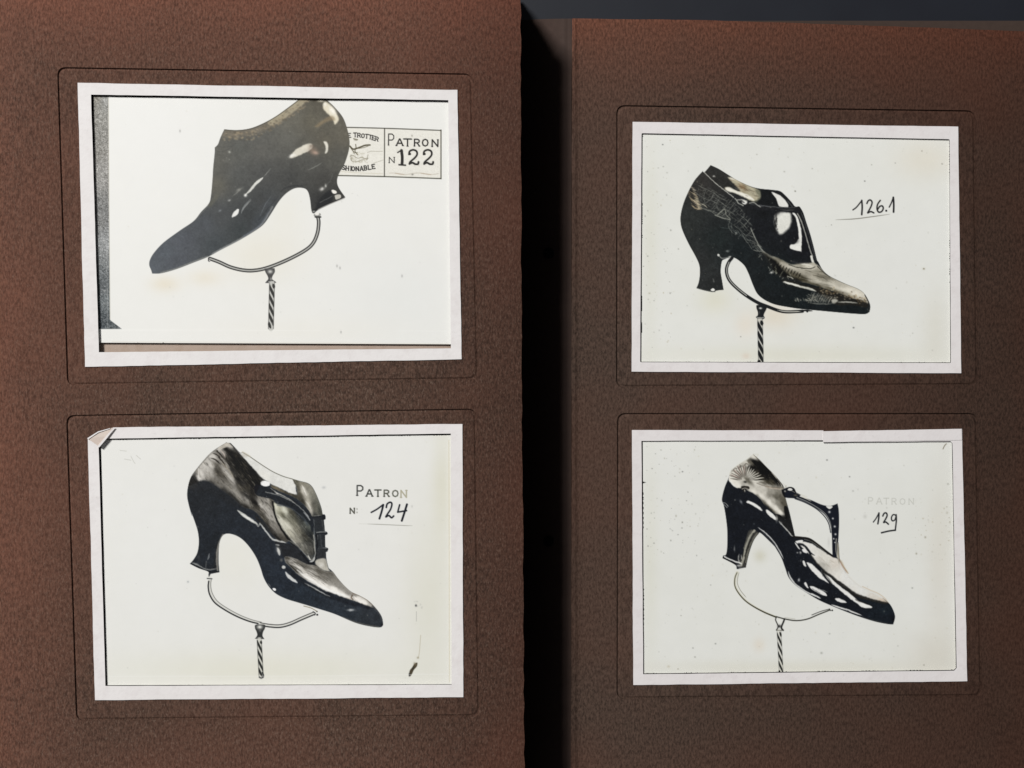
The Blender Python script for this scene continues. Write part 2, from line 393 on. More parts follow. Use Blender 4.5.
# ---------------------------------------------------------------- picture 1: dark court shoe, number 122
def paint_122():
    c = Cv(90, 92, 456, 346, (236, 236, 232), 3)
    one = np.ones((c.ny, c.nx))
    # warm fog round the sole and cool tone on the right
    for x, y, rx, ry, col, a in ((165,284,14,8,(226,214,188),.5),(205,278,16,8,(228,218,196),.45),(262,255,40,26,(232,228,214),.6),(285,215,16,22,(234,232,222),.5),
                                 (400,300,60,50,(230,232,230),.5),(160,130,60,50,(238,238,236),.5),(300,330,90,14,(236,234,226),.5)):
        c.blob(x, y, rx, ry, col, a, raw=True)
    # dark strip along the left edge with the cut corner below
    st = [(88,92),(88,92),(108.2,92),(108.2,92),(110,320),(110,320),(121.5,328.8),(121.5,328.8),(88,329),(88,329)]
    m = c.poly(st, (120,122,122), raw=True, lab='masking_strip', smooth=False)
    c.field(m, [(96,96,(128,124,114)),(106,100,(150,150,146)),(98,150,(140,138,132)),(106,170,(150,148,144)),(97,220,(120,120,118)),(107,240,(150,152,152)),(98,290,(92,96,98)),(107,300,(112,118,120)),(99,325,(66,72,76)),(116,326,(84,90,92))], raw=True)
    c.grain(m, 9); c.grain(m, 9, 2)
    for k in range(60):
        c.blob(96+c.rng.rand()*12, 98+c.rng.rand()*228, .5+c.rng.rand(), .5+c.rng.rand(), (196,196,192) if c.rng.rand() < .6 else (90,90,88), .35, raw=True, clip=m)
    c.line([(108.6,96),(109,200),(110,319)], .7, (206,200,182), a=.6, raw=True)
    c.line([(106.8,250),(107.6,328)], .7, (170,172,170), a=.5, raw=True)
    # printed label
    lab = [(330,127.2),(338,127.2),(441,130.2),(441,130.2),(441,178.6),(441,178.6),(338,175.7),(330,175.7)]
    m = c.poly(lab, (233,231,222), raw=True, smooth=False, lab='printed_label')
    c.grain(m, 3)
    ink = (38,36,34)
    c.line([(330,127.0),(384.5,128.3),(441,130.4)], .95, (52,50,40), raw=True, lab='lettering')
    c.line([(330,175.4),(384.5,176.6),(441,178.6)], 1.0, (52,52,40), raw=True, lab='lettering')
    c.line([(384.6,128.3),(384.4,176.6)], .95, (60,58,50), raw=True, lab='lettering')
    c.line([(441,130),(441,178.8)], 1.0, (64,60,48), raw=True, lab='lettering')
    # arched words
    s1 = 'ETROTTER'; xs = [347.8, 353.6, 357.6, 361.6, 365.5, 369.2, 372.6, 376.0]; ys = [133.6,133.0,133.2,133.7,134.2,134.9,135.8,136.8]
    for ch, x, y in zip(s1, xs, ys):
        an = (x-356)*.011; letter(c, ch, x, y, 2.9, 4.0, .95, ink, (math.cos(an), math.sin(an)), (-math.sin(an), math.cos(an)), .12, lab='lettering', soft=.26)
    s2 = 'SHIONABLE'; xs = [342.6,346.2,349.6,351.8,356.0,360.0,364.0,368.0,371.8]; ys = [165.4,166.0,166.3,166.6,166.7,166.5,166.0,165.4,164.7]
    for ch, x, y in zip(s2, xs, ys):
        an = -(x-354)*.009; letter(c, ch, x, y, 2.9, 4.2, 1.05, ink, (math.cos(an), math.sin(an)), (-math.sin(an), math.cos(an)), .12, lab='lettering', soft=.26)
    # small printed bird over a globe, faint
    c.org(320, 115)
    for p, w, a in (([(240,250),(262,272),(285,270),(320,258),(360,243),(400,240)],1.2,.85),([(244,262),(262,285),(280,300),(300,300)],.6,.6),
                    ([(285,235),(288,262),(280,290),(300,318)],.7,.7),([(310,268),(345,262),(385,250)],.5,.6),([(262,285),(275,310)],.6,.6),
                    ([(240,330),(262,322),(300,345),(330,340),(372,348),(384,318)],.5,.45),([(245,350),(260,372),(300,372),(352,352)],.5,.4),
                    ([(380,300),(410,290),(450,292),(500,290)],.45,.3),([(384,345),(372,360)],.6,.5),([(248,318),(250,360)],.5,.4),
                    ([(270,190),(300,198)],.9,.6),([(276,200),(292,204)],.6,.4),([(430,385),(470,372),(505,360)],.45,.25)):
        c.line(p, w*1.25, (80,74,54), a=min(1, a*1.2), lab='lettering')
    for k in range(60): c.blob(240+c.rng.rand()*150, 300+c.rng.rand()*85, 5, 5, (150,144,118), .35)
    for k in range(14): c.blob(540+c.rng.rand()*400, 140+c.rng.rand()*320, 5, 4, (180,176,160), .4)
    c.line([(170,452),(300,462),(500,470)], .5, (190,184,160), a=.6)
    for x in range(560, 945, 12):
        c.blob(x, 470+6*math.sin(x*.03), 8, 4, (168,150,128) if 600 < x < 670 or 810 < x < 890 else (196,190,176), .75)
    c.blob(740, 476, 9, 7, (90,86,80), .6); c.blob(736, 166, 6, 8, (120,116,104), .6)
    # PATRON, N, 122
    for ch, x, y, w, h in (('P',549,152,46,88),('A',612,192,52,52),('T',673,192,56,56),('R',756,194,42,54),('O',820,194,44,54),('N',898,198,50,54)):
        (px, py), = c.P([(x, y)])
        letter(c, ch, px, py, w/8, h/8, 1.35 if ch != 'P' else 1.05, ink, (1,.02), (-.01,1), .1, lab='lettering', soft=.3)
    (px, py), = c.P([(554, 338)]); letter(c, 'N', px, py, 5.6, 5.6, .8, ink, (1,.02), (0,1), .12, lab='lettering', soft=.28)
    c.line([(622,300),(650,282)], 1.3, ink, lab='lettering'); c.line([(652,284),(658,340),(656,392)], 2.9, ink, smooth=True, lab='lettering', soft=.3)
    c.line([(632,398),(684,402)], 1.5, ink, lab='lettering')
    for ox in (0, 117):
        c.line([(712+ox,315),(718+ox,290),(745+ox,279),(772+ox,290),(776+ox,318),(756+ox,345),(722+ox,375),(716+ox,392)], 1.9, ink, soft=.3, lab='lettering')
        c.line([(716+ox,390),(740+ox,382),(762+ox,393),(784+ox,392),(788+ox,376)], 2.0, ink, soft=.3, lab='lettering')
        c.blob(718+ox, 312, 11, 10, ink, 1, hard=2, lab='lettering')
    # ---- shoe
    out = [(302.4,97),(302.4,97),(313,90),(322,92),(327,100),(334.4,107.2),(343,117.9),(347.6,130.8),(349.4,141),(349,148.5),(346.9,156.8),(343.8,165),(338.8,173.8),(336.9,181.3),(338.8,188.1),(345.2,197.3),(345.2,197.3),
           (320,208.8),(314,213.2),(311.6,210.5),(310.3,200),(308.1,191.6),(303.8,188.1),(295,188.1),(286.3,193.1),(278.8,201.3),(271,213.5),(264.5,223),(257.2,229.2),(240,239.6),(220,250),(207.5,256.9),(192.5,262.8),(176.3,269),(161.3,273.1),
           (152.3,273.4),(152.3,273.4),(151.3,270),(149.4,265),(150.2,259.6),(154.4,252.5),(163.8,242.5),(180,230.6),(193.8,221.1),(201.3,211.9),(208.8,203.8),(211,196.3),(212.6,180),(213.4,167),(214.8,153.3),(214.9,147.6),(214.9,147.6),(218.1,144.3),(220.6,137.6),(224.4,129.5),(224.4,129.5),
           (237,130.3),(250,128.6),(262.5,123.8),(275,117),(287.5,108.2),(302.4,97)]
    m = c.poly(out, (60,62,62), raw=True, lab='printed_shoe', soft=.5)
    c.field(m, [(152,268,(76,84,94)),(165,252,(72,80,90)),(185,240,(70,76,86)),(178,262,(68,74,84)),(205,225,(64,70,78)),(215,245,(52,60,66)),(222,215,(62,66,70)),(216,185,(88,86,76)),(218,160,(84,84,78)),(222,150,(86,86,80)),
                (240,150,(80,82,78)),(240,175,(74,77,76)),(262,150,(84,84,80)),(262,175,(64,66,66)),(285,140,(90,90,84)),(290,120,(96,94,84)),(318,104,(80,76,64)),(312,120,(94,90,76)),(345,135,(92,88,76)),(325,140,(88,84,72)),(340,160,(80,80,74)),
                (310,165,(70,71,68)),(290,180,(56,58,58)),(325,182,(58,58,56)),(322,200,(34,36,38)),(335,195,(46,47,46)),(262,200,(52,55,57)),(250,215,(46,51,54)),(240,230,(44,52,56)),(258,222,(54,62,70)),(268,205,(56,62,68))], raw=True)
    c.img = c.img+m[..., None]*np.array((7, 6, 4.))  # grey haze reflected by the glossy sheet, painted into the shoe's tone
    # lighter brown rim under the collar
    c.poly([(224.6,129.8),(224.6,129.8),(250,128.8),(275,117.2),(302,97),(302,97),(314,95),(304,104),(292,114),(280,123),(264,131),(248,136),(232,138),(221,136)], (126,114,94), soft=2.4, a=.7, raw=True, clip=m)
    c.poly([(268,122),(285,110.5),(303,96),(303,96),(313,94),(302,105),(288,116),(274,125)], (188,176,142), soft=1.2, a=.7, raw=True, clip=m)
    for k in range(170):
        t = c.rng.rand(); x = 222+t*86; y0 = 131-(0 if t < .3 else (t-.3)**1.3*58); y = y0+1+c.rng.rand()*9
        c.blob(x, y, 1.1, .8, [(168,150,118),(88,78,62),(144,126,96)][c.rng.randint(3)], .5, raw=True, clip=m)
    c.line([(224.4,129.7),(237,130.5),(250,128.8),(262.5,124),(275,117.2),(287.5,108.4),(302.4,97.2)], .8, (60,52,34), a=.9, raw=True, clip=m)
    # highlights
    c.org(200, 92)
    c.poly([(718,522),(735,495),(775,455),(850,418),(890,415),(900,440),(870,470),(800,505),(740,525)], (214,208,190), soft=.8, clip=m)
    c.blob(740, 508, 26, 12, (246,244,236), .9, ang=-25, clip=m)
    c.blob(850, 438, 40, 14, (232,226,206), .7, ang=-20, clip=m)
    c.blob(905, 470, 38, 30, (150,124,104), .75, ang=30, clip=m); c.blob(925, 486, 22, 13, (190,156,136), .8, clip=m); c.blob(890, 430, 20, 12, (120,100,84), .6, clip=m)
    c.poly([(990,400),(1010,395),(1025,430),(1018,480),(1000,490),(1006,445)], (226,222,206), soft=.8, clip=m)
    c.poly([(985,95),(1010,80),(1050,110),(1085,160),(1110,215),(1100,240),(1080,260),(1064,225),(1040,190),(1010,165),(985,130)], (228,218,190), soft=1.1, clip=m)
    c.blob(1060, 150, 22, 40, (252,248,236), .9, ang=-35, clip=m)
    c.poly([(920,275),(960,240),(1010,205),(1060,190),(1080,225),(1040,230),(990,250),(950,278)], (150,128,92), soft=1.4, a=.65, clip=m)
    c.blob(965, 70, 26, 10, (212,204,180), .9, clip=m); c.blob(1000, 100, 14, 14, (246,242,230), .8, clip=m); c.blob(920, 66, 20, 14, (60,52,36), .8, clip=m)
    c.blob(1035, 60, 12, 10, (50,44,32), .8, clip=m)
    c.line([(865,625),(920,598),(975,565)], .7, (140,142,134), a=.75, clip=m, taper=.3)
    c.blob(237, 480, 10, 9, (176,176,166), .9, clip=m); c.line([(130,478),(200,470),(290,410)], .5, (60,62,60), a=.5, clip=m); c.line([(125,432),(180,440),(300,428)], .5, (60,62,60), a=.45, clip=m)
    c.org(240, 140)
    c.line([(42,442),(85,398),(125,350),(185,300)], 2.1, (214,214,206), w2=2.6, clip=m, taper=.25, soft=.45); c.line([(120,352),(182,304)], 3.0, (222,222,214), clip=m, taper=.5)
    c.blob(44, 442, 12, 12, (246,246,240), 1, clip=m); c.line([(185,300),(222,255),(246,226)], .9, (132,134,128), a=.8, clip=m, taper=.4)
    c.line([(10,585),(30,545),(88,478)], 1.2, (150,152,148), a=.8, clip=m, taper=.35)
    c.line([(160,608),(200,520),(245,455)], .6, (112,120,126), a=.65, clip=m, taper=.3); c.line([(150,640),(230,540),(290,470)], 1.0, (40,44,50), a=.5, clip=m)
    c.blob(656, 392, 20, 13, (214,212,206), .95, ang=-25, clip=m); c.blob(686, 366, 9, 12, (200,200,192), .9, clip=m); c.line([(690,360),(720,330),(740,270)], 1, (92,94,90), a=.5, clip=m)
    c.blob(752, 414, 22, 15, (244,240,230), 1, ang=20, clip=m, hard=3); c.poly([(762,442),(800,436),(806,462),(772,478),(760,462)], (196,192,180), soft=.4, clip=m)
    c.poly([(640,470),(720,400),(745,470),(700,520),(640,550),(600,560)], (22,24,28), soft=1.2, a=.8, clip=m); c.line([(640,500),(700,470),(735,448)], .7, (110,112,108), a=.7, clip=m)
    c.line([(585,560),(625,548),(700,512),(830,462)], .9, (18,18,22), a=.9, clip=m)
    c.line([(625,556),(700,520),(835,466)], .9, (170,168,162), a=.8); c.blob(590, 572, 10, 6, (190,190,184), .8)
    c.blob(410, 348, 8, 7, (96,96,92), .9, clip=m)
    c.line([(330,410),(360,385),(420,368),(500,368)], 1.4, (40,42,44), a=.6, clip=m)
    c.org(145, 180)
    c.blob(752, 78, 24, 9, (150,150,140), .8, ang=-30, clip=m); c.blob(676, 163, 13, 8, (168,170,166), .9, ang=-20, clip=m); c.blob(600, 244, 12, 8, (130,136,140), .8, ang=-20, clip=m)
    c.line([(700,130),(740,95),(770,70)], .8, (140,140,132), a=.6, clip=m, taper=.4)
    c.poly([(695,296),(706,262),(742,232),(752,240),(742,272),(715,292)], (238,238,234), soft=.45, clip=m); c.line([(770,270),(790,215),(845,150)], 1.3, (132,138,140), a=.7, clip=m, taper=.4)
    c.line([(512,190),(480,235),(400,322)], .9, (110,112,104), a=.5, clip=m); c.line([(575,130),(540,175),(520,200)], 4, (96,94,78), a=.5, soft=1, clip=m)
    c.line([(265,430),(310,462)], .5, (104,112,120), a=.5, clip=m)
    # lit edge of the sole
    c.line([(1020,215),(960,318),(900,383),(760,472),(600,556),(540,590)], 1.5, (142,144,144), a=.75, soft=.7); c.line([(990,250),(935,340),(880,390),(790,450)], 1.3, (84,92,104), a=.7, soft=.6, clip=m)
    c.line([(500,612),(380,656),(250,708),(130,741)], 1.3, (134,136,130), a=.75, soft=.6, clip=m)
    c.grain(m, 2.2); c.organic(m, .22, .035); c.desat(m, .2)
    c.poly([(552,395),(545,410),(562,480),(570,560),(590,585),(640,555),(845,460),(845,460),(790,375),(775,330),(700,330),(600,360)], None, lab='heel') if False else None
    c.org(240, 140); hm = c.poly([(545,400),(545,400),(562,480),(570,560),(590,590),(640,560),(850,462),(850,462),(785,370),(772,320),(772,320),(700,340),(620,365)], None, soft=.3)
    c.lab[(hm > .5) & (c.lab == c.lid('printed_shoe'))] = c.lid('heel')
    # ---- stand
    dk, lt = (44,44,44), (214,214,208)
    def tube(pts, w, a=1, inner=(196,196,190)):
        c.line(pts, w, dk, a=a, raw=True, lab='display_stand', soft=.35); c.line(pts, w*.34, inner, a=.9, raw=True, soft=.4)
    tube([(209.8,258.6),(219,262),(231,267.3),(245,270.4),(258,270),(272,266.2),(290,258.6),(306,249.8),(313.5,242.5),(317.6,232.5),(318.7,222.5),(317.9,217.0)], 3.7)
    c.blob(209.2, 260.3, 1.3, 1.5, (60,60,60), .9, raw=True, hard=2, lab='display_stand'); c.blob(209.6, 260.3, .6, .8, (230,230,224), 1, raw=True)
    c.line([(315.2,215.2),(319.4,214.6)], 3.0, (150,150,146), raw=True, lab='display_stand'); c.blob(317.0, 213.8, 2.2, 1.4, (238,236,230), 1, raw=True, hard=2); c.line([(315.4,217.0),(320.6,217.0)], 1.6, dk, raw=True, lab='display_stand')
    c.poly([(264.6,268.6),(264.6,268.6),(274.6,268.2),(274.6,268.2),(274.8,272),(272.6,276),(272.2,279.2),(275.4,281.6),(275.4,282.8),(266,283),(266,281.8),(268.2,279),(267.6,276),(265.4,272)], (70,70,70), raw=True, soft=.4, lab='display_stand')
    c.blob(270.2, 271.6, 2.4, 1.8, (214,214,208), .95, raw=True); c.blob(271, 279, 1, 1.6, (170,170,166), .8, raw=True); c.line([(268.8,282),(273.8,281.6)], .9, (200,200,196), raw=True)
    rod(c, 272, 283.6, 270.9, 328.6, 5.0, 9.3, (52,52,50), (196,196,190), ph=.1, lw=2.1)
    # dust and flecks
    specks(c, 60, 112, 100, 445, 338, [(190,190,184),(210,206,196),(170,170,166)], (.3,1.0), .35)
    for x, y in ((180,131),(340,268),(337,266),(402,276),(341,332)): c.blob(x, y, .8, 1.4, (150,150,148), .6, raw=True)
    c.line([(112,341.6),(280,342.6),(449,343.8)], .6, (222,216,204), a=.7, raw=True)
    c.line([(96,330),(450,331)], .5, (244,244,240), a=.5, raw=True)
    return c
# ---------------------------------------------------------------- picture 2: laced court shoe, number 124
def paint_124():
    c = Cv(98, 434, 458, 690, (233, 233, 229), 5)
    for x, y, rx, ry, col, a in ((260,670,160,20,(226,225,208),.6),(430,600,26,90,(222,221,206),.6),(442,480,10,60,(218,216,196),.6),(160,560,50,90,(237,238,236),.5),(235,560,30,30,(232,231,222),.6),(400,450,50,20,(236,236,233),.5)):
        c.blob(x, y, rx, ry, col, a, raw=True)
    navy = (33,39,47)
    out124 = []
    def add(ox, oy, pts):
        c.org(ox, oy); out124.extend(c.P(pts))
    add(180,438, [(370,38),(405,42),(405,42),(440,78),(480,118),(505,118),(560,150),(640,205),(740,268),(830,308),(900,328),(960,345)])
    add(240,455, [(540,225),(575,252),(605,305),(632,370),(652,430),(660,480),(660,480),(678,484),(682,508),(670,520),(670,520),(678,600),(678,610),(696,617),(697,634),(680,642),(680,642),(682,738),(682,738),(702,745)])
    add(260,535, [(543,112),(540,130),(526,136),(526,136),(532,200),(548,265),(548,265),(585,298),(620,345),(670,402),(730,455),(800,488),(870,530),(938,600),(975,660),(985,718),(985,718),(962,738),(880,730),(760,700),(600,632),(470,590),(380,562),(300,538),(210,510),(130,470),(70,410),(30,340),(5,262)])
    add(180,510, [(612,382),(560,300),(500,235),(440,200),(380,188),(340,205),(315,260),(308,340),(308,420),(315,497),(315,497),(240,512),(228,518),(225,492),(150,465),(80,430),(80,430),(110,395),(140,340),(152,260),(145,180),(125,110),(90,15)])
    add(180,438, [(95,620),(70,530),(58,460),(65,390),(90,310),(140,240),(190,180),(240,125),(300,80),(370,38)])
    m = c.poly(out124, navy, raw=True, lab='printed_shoe', soft=.45)
    c.field(m, [(200,500,(34,40,48)),(210,540,(30,38,48)),(240,540,(34,43,56)),(280,580,(34,45,60)),(340,610,(40,51,64)),(370,612,(46,54,64)),(300,600,(36,48,62))], raw=True)
    # upper counter: pale above, brown below
    c.org(180, 438)
    up = c.poly([(370,36),(405,42),(405,42),(440,80),(560,215),(670,335),(640,380),(620,460),(740,490),(760,560),(800,660),(840,768),(900,800),(800,830),(690,690),(600,585),(500,545),(420,478),(330,410),(230,348),(160,345),(100,372),(62,385),(80,320),(150,225),(240,120),(300,80)], (128,120,102), soft=1.1, clip=m)
    upm = up*m
    c.org(180, 434, 6.4)
    T = lambda v: (v+5, v-1, v-13) if v > 70 else (v+2, v, v-4)
    c.field(upm, [(x, y, T(max(26, 120+(v-128)*1.22))) for x, y, v in ((300,65,205),(250,95,200),(200,140,208),(150,190,202),(110,240,140),(85,290,74),(70,340,46),(132,250,222),(125,290,222),(118,325,90),(170,230,195),(200,200,205),(170,280,175),(200,312,110),(240,240,96),(250,215,112),(270,262,104),(300,305,130),(290,240,188),(320,280,196),(310,335,150),(250,335,140),(280,370,84),
        (340,360,158),(330,405,74),(380,400,158),(360,445,60),(430,430,165),(400,360,100),(420,385,84),(470,480,112),(440,492,50),(500,470,96),(480,440,54),(520,420,150),(560,420,176),(520,460,196),(560,490,186),(590,440,110),(540,540,96),(580,540,176),(600,590,150),(560,600,70),(520,560,48),(640,620,140),(600,650,84),(660,660,104),(700,700,80),
        (300,100,60),(330,130,50),(300,160,70),(350,200,52),(380,250,70),(340,240,84),(420,280,50),(400,310,84),(450,330,52),(480,300,40),(440,290,42),(370,180,36),(400,220,38),(500,290,48),(370,290,62),(430,350,90),(460,370,72),(320,200,62),(350,150,40),(280,120,150),(265,150,160),(300,200,170))], p=4, eps=2.0, ang=50, ratio=2.6)
    c.org(180, 438)
    if False: c.field(upm, [(120,330,(120,112,100)),(90,350,(70,70,68)),(160,240,(214,206,190)),(150,320,(226,218,204)),(220,200,(206,198,180)),(240,260,(206,194,170)),(200,300,(200,186,162)),(250,150,(222,216,204)),(330,110,(226,220,206)),(380,60,(232,224,210)),(290,230,(120,104,82)),(310,280,(110,98,78)),
               (350,250,(190,176,152)),(380,300,(170,154,128)),(330,350,(148,130,106)),(420,380,(150,138,116)),(400,430,(132,124,108)),(470,470,(170,160,140)),(520,420,(92,88,74)),(530,520,(120,112,96)),(600,560,(70,68,60)),(660,520,(196,188,170)),(700,560,(180,172,152)),(660,600,(140,132,114)),(740,650,(150,144,126)),(720,500,(170,164,148)),(790,740,(130,126,112))], p=3)
    c.hatch(upm, 188, 452, 272, 516, 48, 420, 3.0, .7, [(214,200,172),(60,52,40),(40,36,30),(232,222,200),(100,88,68),(30,30,30)], .42)
    c.hatch(upm, 240, 495, 285, 535, 50, 200, 2.2, .6, [(206,198,176),(40,38,34),(60,56,46),(150,142,122)], .5)
    c.poly([(100,372),(160,345),(230,345),(330,410),(420,480),(500,548),(480,560),(380,520),(250,440),(100,430)], (34,38,44), soft=2.6, a=.8, clip=m)
    c.poly([(62,400),(80,320),(120,270),(140,330),(130,400)], (48,48,48), soft=1.6, a=.6, clip=m)
    c.line([(145,235),(150,300),(158,345)], 1.0, (238,232,222), a=.8, clip=m, taper=.4); c.line([(100,300),(180,195),(290,90)], 1.2, (150,146,134), a=.6, clip=m)
    # dark inner facing of the collar
    fac = c.poly([(345,90),(400,70),(440,80),(560,215),(670,330),(640,350),(620,375),(600,440),(540,440),(470,400),(420,310),(390,220),(350,170)], None)
    c.hatch(fac*m, 222, 448, 262, 495, 50, 330, 3.6, .5, [(122,114,92),(34,34,32),(98,92,76),(28,30,32),(150,140,118)], .45)
    c.line([(405,44),(440,80),(500,150),(560,215),(620,285),(668,335)], 2.2, (38,38,38), a=.8, soft=.7, clip=m)
    c.poly([(300,60),(370,38),(400,48),(425,76),(390,70),(350,82),(320,90)], (216,206,186), soft=.8, a=.9, clip=m)
    for p in ([(262,122),(300,138),(330,170)],[(286,98),(320,128),(352,170)],[(246,160),(290,178),(325,210)],[(300,150),(340,185),(370,240)],[(296,96),(300,112)]):
        c.line(p, 1.3, (52,44,36), a=.85, clip=m, taper=.3, soft=.45)
    c.line([(320,90),(352,128),(362,160)], 1.3, (228,206,190), a=.7, clip=m, taper=.3); c.line([(330,190),(400,270),(430,330)], 1.8, (206,192,164), a=.6, clip=m, taper=.3, soft=.7)
    # far side lining, nearly white
    lin = c.poly([(440,80),(480,118),(505,118),(560,150),(640,205),(740,268),(830,308),(900,328),(930,350),(925,400),(935,455),(935,455),(880,440),(800,400),(720,365),(700,345),(665,330),(665,330),(560,215)], (222,222,214), soft=.6, clip=m)
    c.blob(520, 140, 30, 14, (190,182,162), .7, clip=m); c.blob(680, 300, 60, 30, (228,226,212), .6, ang=40, clip=m)
    c.line([(505,118),(560,150),(640,205),(740,268),(830,308),(900,328)], .75, (112,110,94), a=.9); c.line([(500,112),(530,128),(560,148)], 1.6, (196,188,168), a=.6)
    # tongue and its laces
    c.org(240, 455)
    tg = c.poly([(420,185),(470,205),(540,225),(575,252),(605,305),(632,370),(655,440),(662,485),(580,500),(540,430),(470,360),(400,320),(330,295),(260,262),(250,240),(300,258),(360,290),(445,318),(460,318),(452,260),(430,210)], (128,124,108), soft=.8, clip=m)
    c.field(tg*m, [(440,200,(110,108,90)),(460,260,(104,100,86)),(500,215,(150,144,126)),(510,290,(212,206,190)),(480,330,(110,104,88)),(560,270,(150,146,130)),(590,330,(140,138,122)),(545,380,(186,180,162)),(560,440,(190,184,168)),(600,420,(110,108,96)),(640,450,(92,94,86)),(600,480,(80,82,78)),(380,315,(86,80,66)),(320,280,(110,100,80)),(300,262,(130,118,92)),(430,330,(90,86,72)),(500,380,(70,68,60)),(620,370,(120,120,108))], p=3.4, eps=2.0, ang=62, ratio=2.0); c.contrast(tg*m, 1.25, -14)
    c.hatch(tg*m, 290, 478, 322, 515, 60, 60, 3, .5, [(200,194,176),(70,66,54),(96,92,80)], .4)
    c.line([(495,240),(515,285),(530,325)], 1.5, (232,226,212), a=.8, clip=m, taper=.3); c.line([(525,370),(550,400),(572,440)], 1.3, (214,210,198), a=.7, clip=m, taper=.3)
    c.line([(430,205),(455,250),(462,320)], 1.3, (96,94,78), a=.7, clip=m)
    # lace bars down the front
    c.poly([(575,500),(670,486),(672,540),(680,600),(684,700),(684,770),(640,770),(610,700),(600,640),(585,570)], (40,46,52), soft=.5, clip=m)
    c.line([(580,496),(630,492),(682,484)], 1.3, (26,32,40), lab='lace_bar', clip=m); c.line([(590,488),(640,482)], .7, (150,150,140), a=.7, clip=m)
    c.poly([(655,480),(680,478),(684,512),(660,516)], (24,28,38), soft=.35, lab='lace_bar')
    c.line([(608,630),(650,622),(695,628)], 1.5, (24,30,38), lab='lace_bar'); c.line([(612,622),(655,614),(688,617)], .7, (150,154,150), a=.9, clip=m)
    c.line([(615,760),(660,752),(700,755)], 1.6, (24,30,38), lab='lace_bar'); c.line([(622,749),(660,744),(694,746)], .7, (140,142,138), a=.9, clip=m)
    c.line([(622,640),(618,690),(612,700)], .7, (130,134,130), a=.7, clip=m); c.line([(590,520),(592,600),(604,690),(606,766)], .8, (120,128,130), a=.7, clip=m)
    c.line([(655,520),(668,600)], .9, (84,88,88), a=.7, clip=m); c.line([(640,640),(655,740)], 1.4, (66,72,76), a=.6, clip=m)
    # side opening showing a pale quarter
    qp = c.poly([(270,385),(300,392),(380,415),(450,450),(520,500),(565,555),(590,640),(600,730),(590,800),(545,790),(500,768),(430,700),(370,630),(310,540),(280,470)], (112,112,96), soft=.7, clip=m)
    c.field(qp*m, [(285,410,(204,202,178)),(320,430,(178,176,150)),(350,440,(206,206,186)),(340,480,(128,126,104)),(330,520,(204,202,182)),(380,570,(212,210,190)),(400,610,(186,182,160)),(420,530,(140,138,118)),(460,600,(150,146,126)),(420,480,(96,94,80)),(500,560,(90,92,86)),(540,560,(104,110,102)),(460,680,(150,146,130)),(520,650,(96,94,84)),(560,640,(64,68,70)),(500,740,(150,148,134)),(560,730,(70,72,70)),(580,790,(60,62,62)),(480,480,(60,64,68)),(530,510,(40,48,58))], p=3.4, eps=2.0, ang=52, ratio=2.2); c.contrast(qp*m, 1.25, -16)
    c.hatch(qp*m, 275, 505, 316, 560, 50, 150, 4, .5, [(200,198,176),(70,68,56),(44,46,46),(160,158,140)], .45)
    c.line([(262,375),(268,430),(290,510),(330,590),(380,660),(440,735),(490,790)], 1.7, (26,28,28), clip=m, soft=.5); c.line([(285,400),(300,490),(345,570),(400,650)], .8, (222,220,204), a=.5, clip=m, soft=.5)
    # strap with the button
    c.poly([(165,240),(130,235),(112,270),(130,320),(180,335),(250,352),(320,385),(390,415),(450,450),(520,505),(560,560),(575,620),(590,580),(580,500),(540,440),(480,385),(400,350),(310,318),(270,300),(230,255)], (30,38,48), soft=.45, clip=m, lab='strap')
    c.line([(205,298),(300,320),(400,365),(470,410),(530,470),(560,520)], .8, (150,152,146), a=.85, clip=m); c.line([(240,262),(292,300),(380,345),(440,385)], .9, (196,194,180), a=.8, clip=m, taper=.2)
    c.line([(505,455),(540,490),(560,525)], 1.5, (170,176,178), a=.8, clip=m, taper=.4, soft=.5)
    c.line([(300,400),(400,420),(500,500),(545,560)], 1.2, (60,72,88), a=.6, clip=m, soft=.6)
    c.blob(202, 229, 38, 22, (240,240,238), 1, ang=8, hard=4, lab='button'); c.blob(262, 290, 14, 8, (24,24,24), .8, ang=30, clip=m); c.blob(300, 308, 12, 6, (230,226,214), .8, ang=20, clip=m)
    # lower right quarter and V point
    c.org(260, 535)
    c.poly([(120,40),(200,60),(290,100),(350,170),(400,215),(440,240),(440,280),(370,240),(300,200),(200,180),(140,110)], (34,38,44), soft=.8, clip=m)
    c.line([(240,20),(300,80),(360,150),(400,196),(425,190),(440,160),(436,80),(430,0)], 1.0, (180,178,164), a=.8, clip=m); c.line([(330,140),(372,198),(402,228),(440,210),(455,120),(450,0)], 2.0, (18,24,32), clip=m, soft=.4)
    c.line([(395,215),(425,205),(440,175)], 1.6, (214,214,206), a=.85, clip=m, taper=.3)
    q2 = c.poly([(290,70),(340,60),(400,60),(425,100),(425,180),(400,196),(360,150)], (96,94,84), soft=.8, a=.7, clip=m); c.hatch(q2*m, 292, 540, 314, 560, 50, 60, 3, .5, [(190,188,170),(40,42,42),(120,116,100)], .5)
    c.line([(385,165),(402,195)], .9, (226,224,210), a=.9, clip=m)
    c.poly([(460,110),(525,110),(530,160),(500,200),(455,190)], (46,50,56), soft=.6, clip=m)
    c.poly([(450,200),(505,185),(530,200),(548,268),(560,290),(520,285),(480,265),(445,235)], (186,180,162), soft=.9, clip=m); c.blob(490, 240, 20, 20, (222,218,206), .8, clip=m); c.blob(525, 225, 12, 30, (150,144,126), .6, clip=m)
    c.line([(440,240),(480,275),(530,295),(585,298)], 1.1, (62,54,42), clip=m)
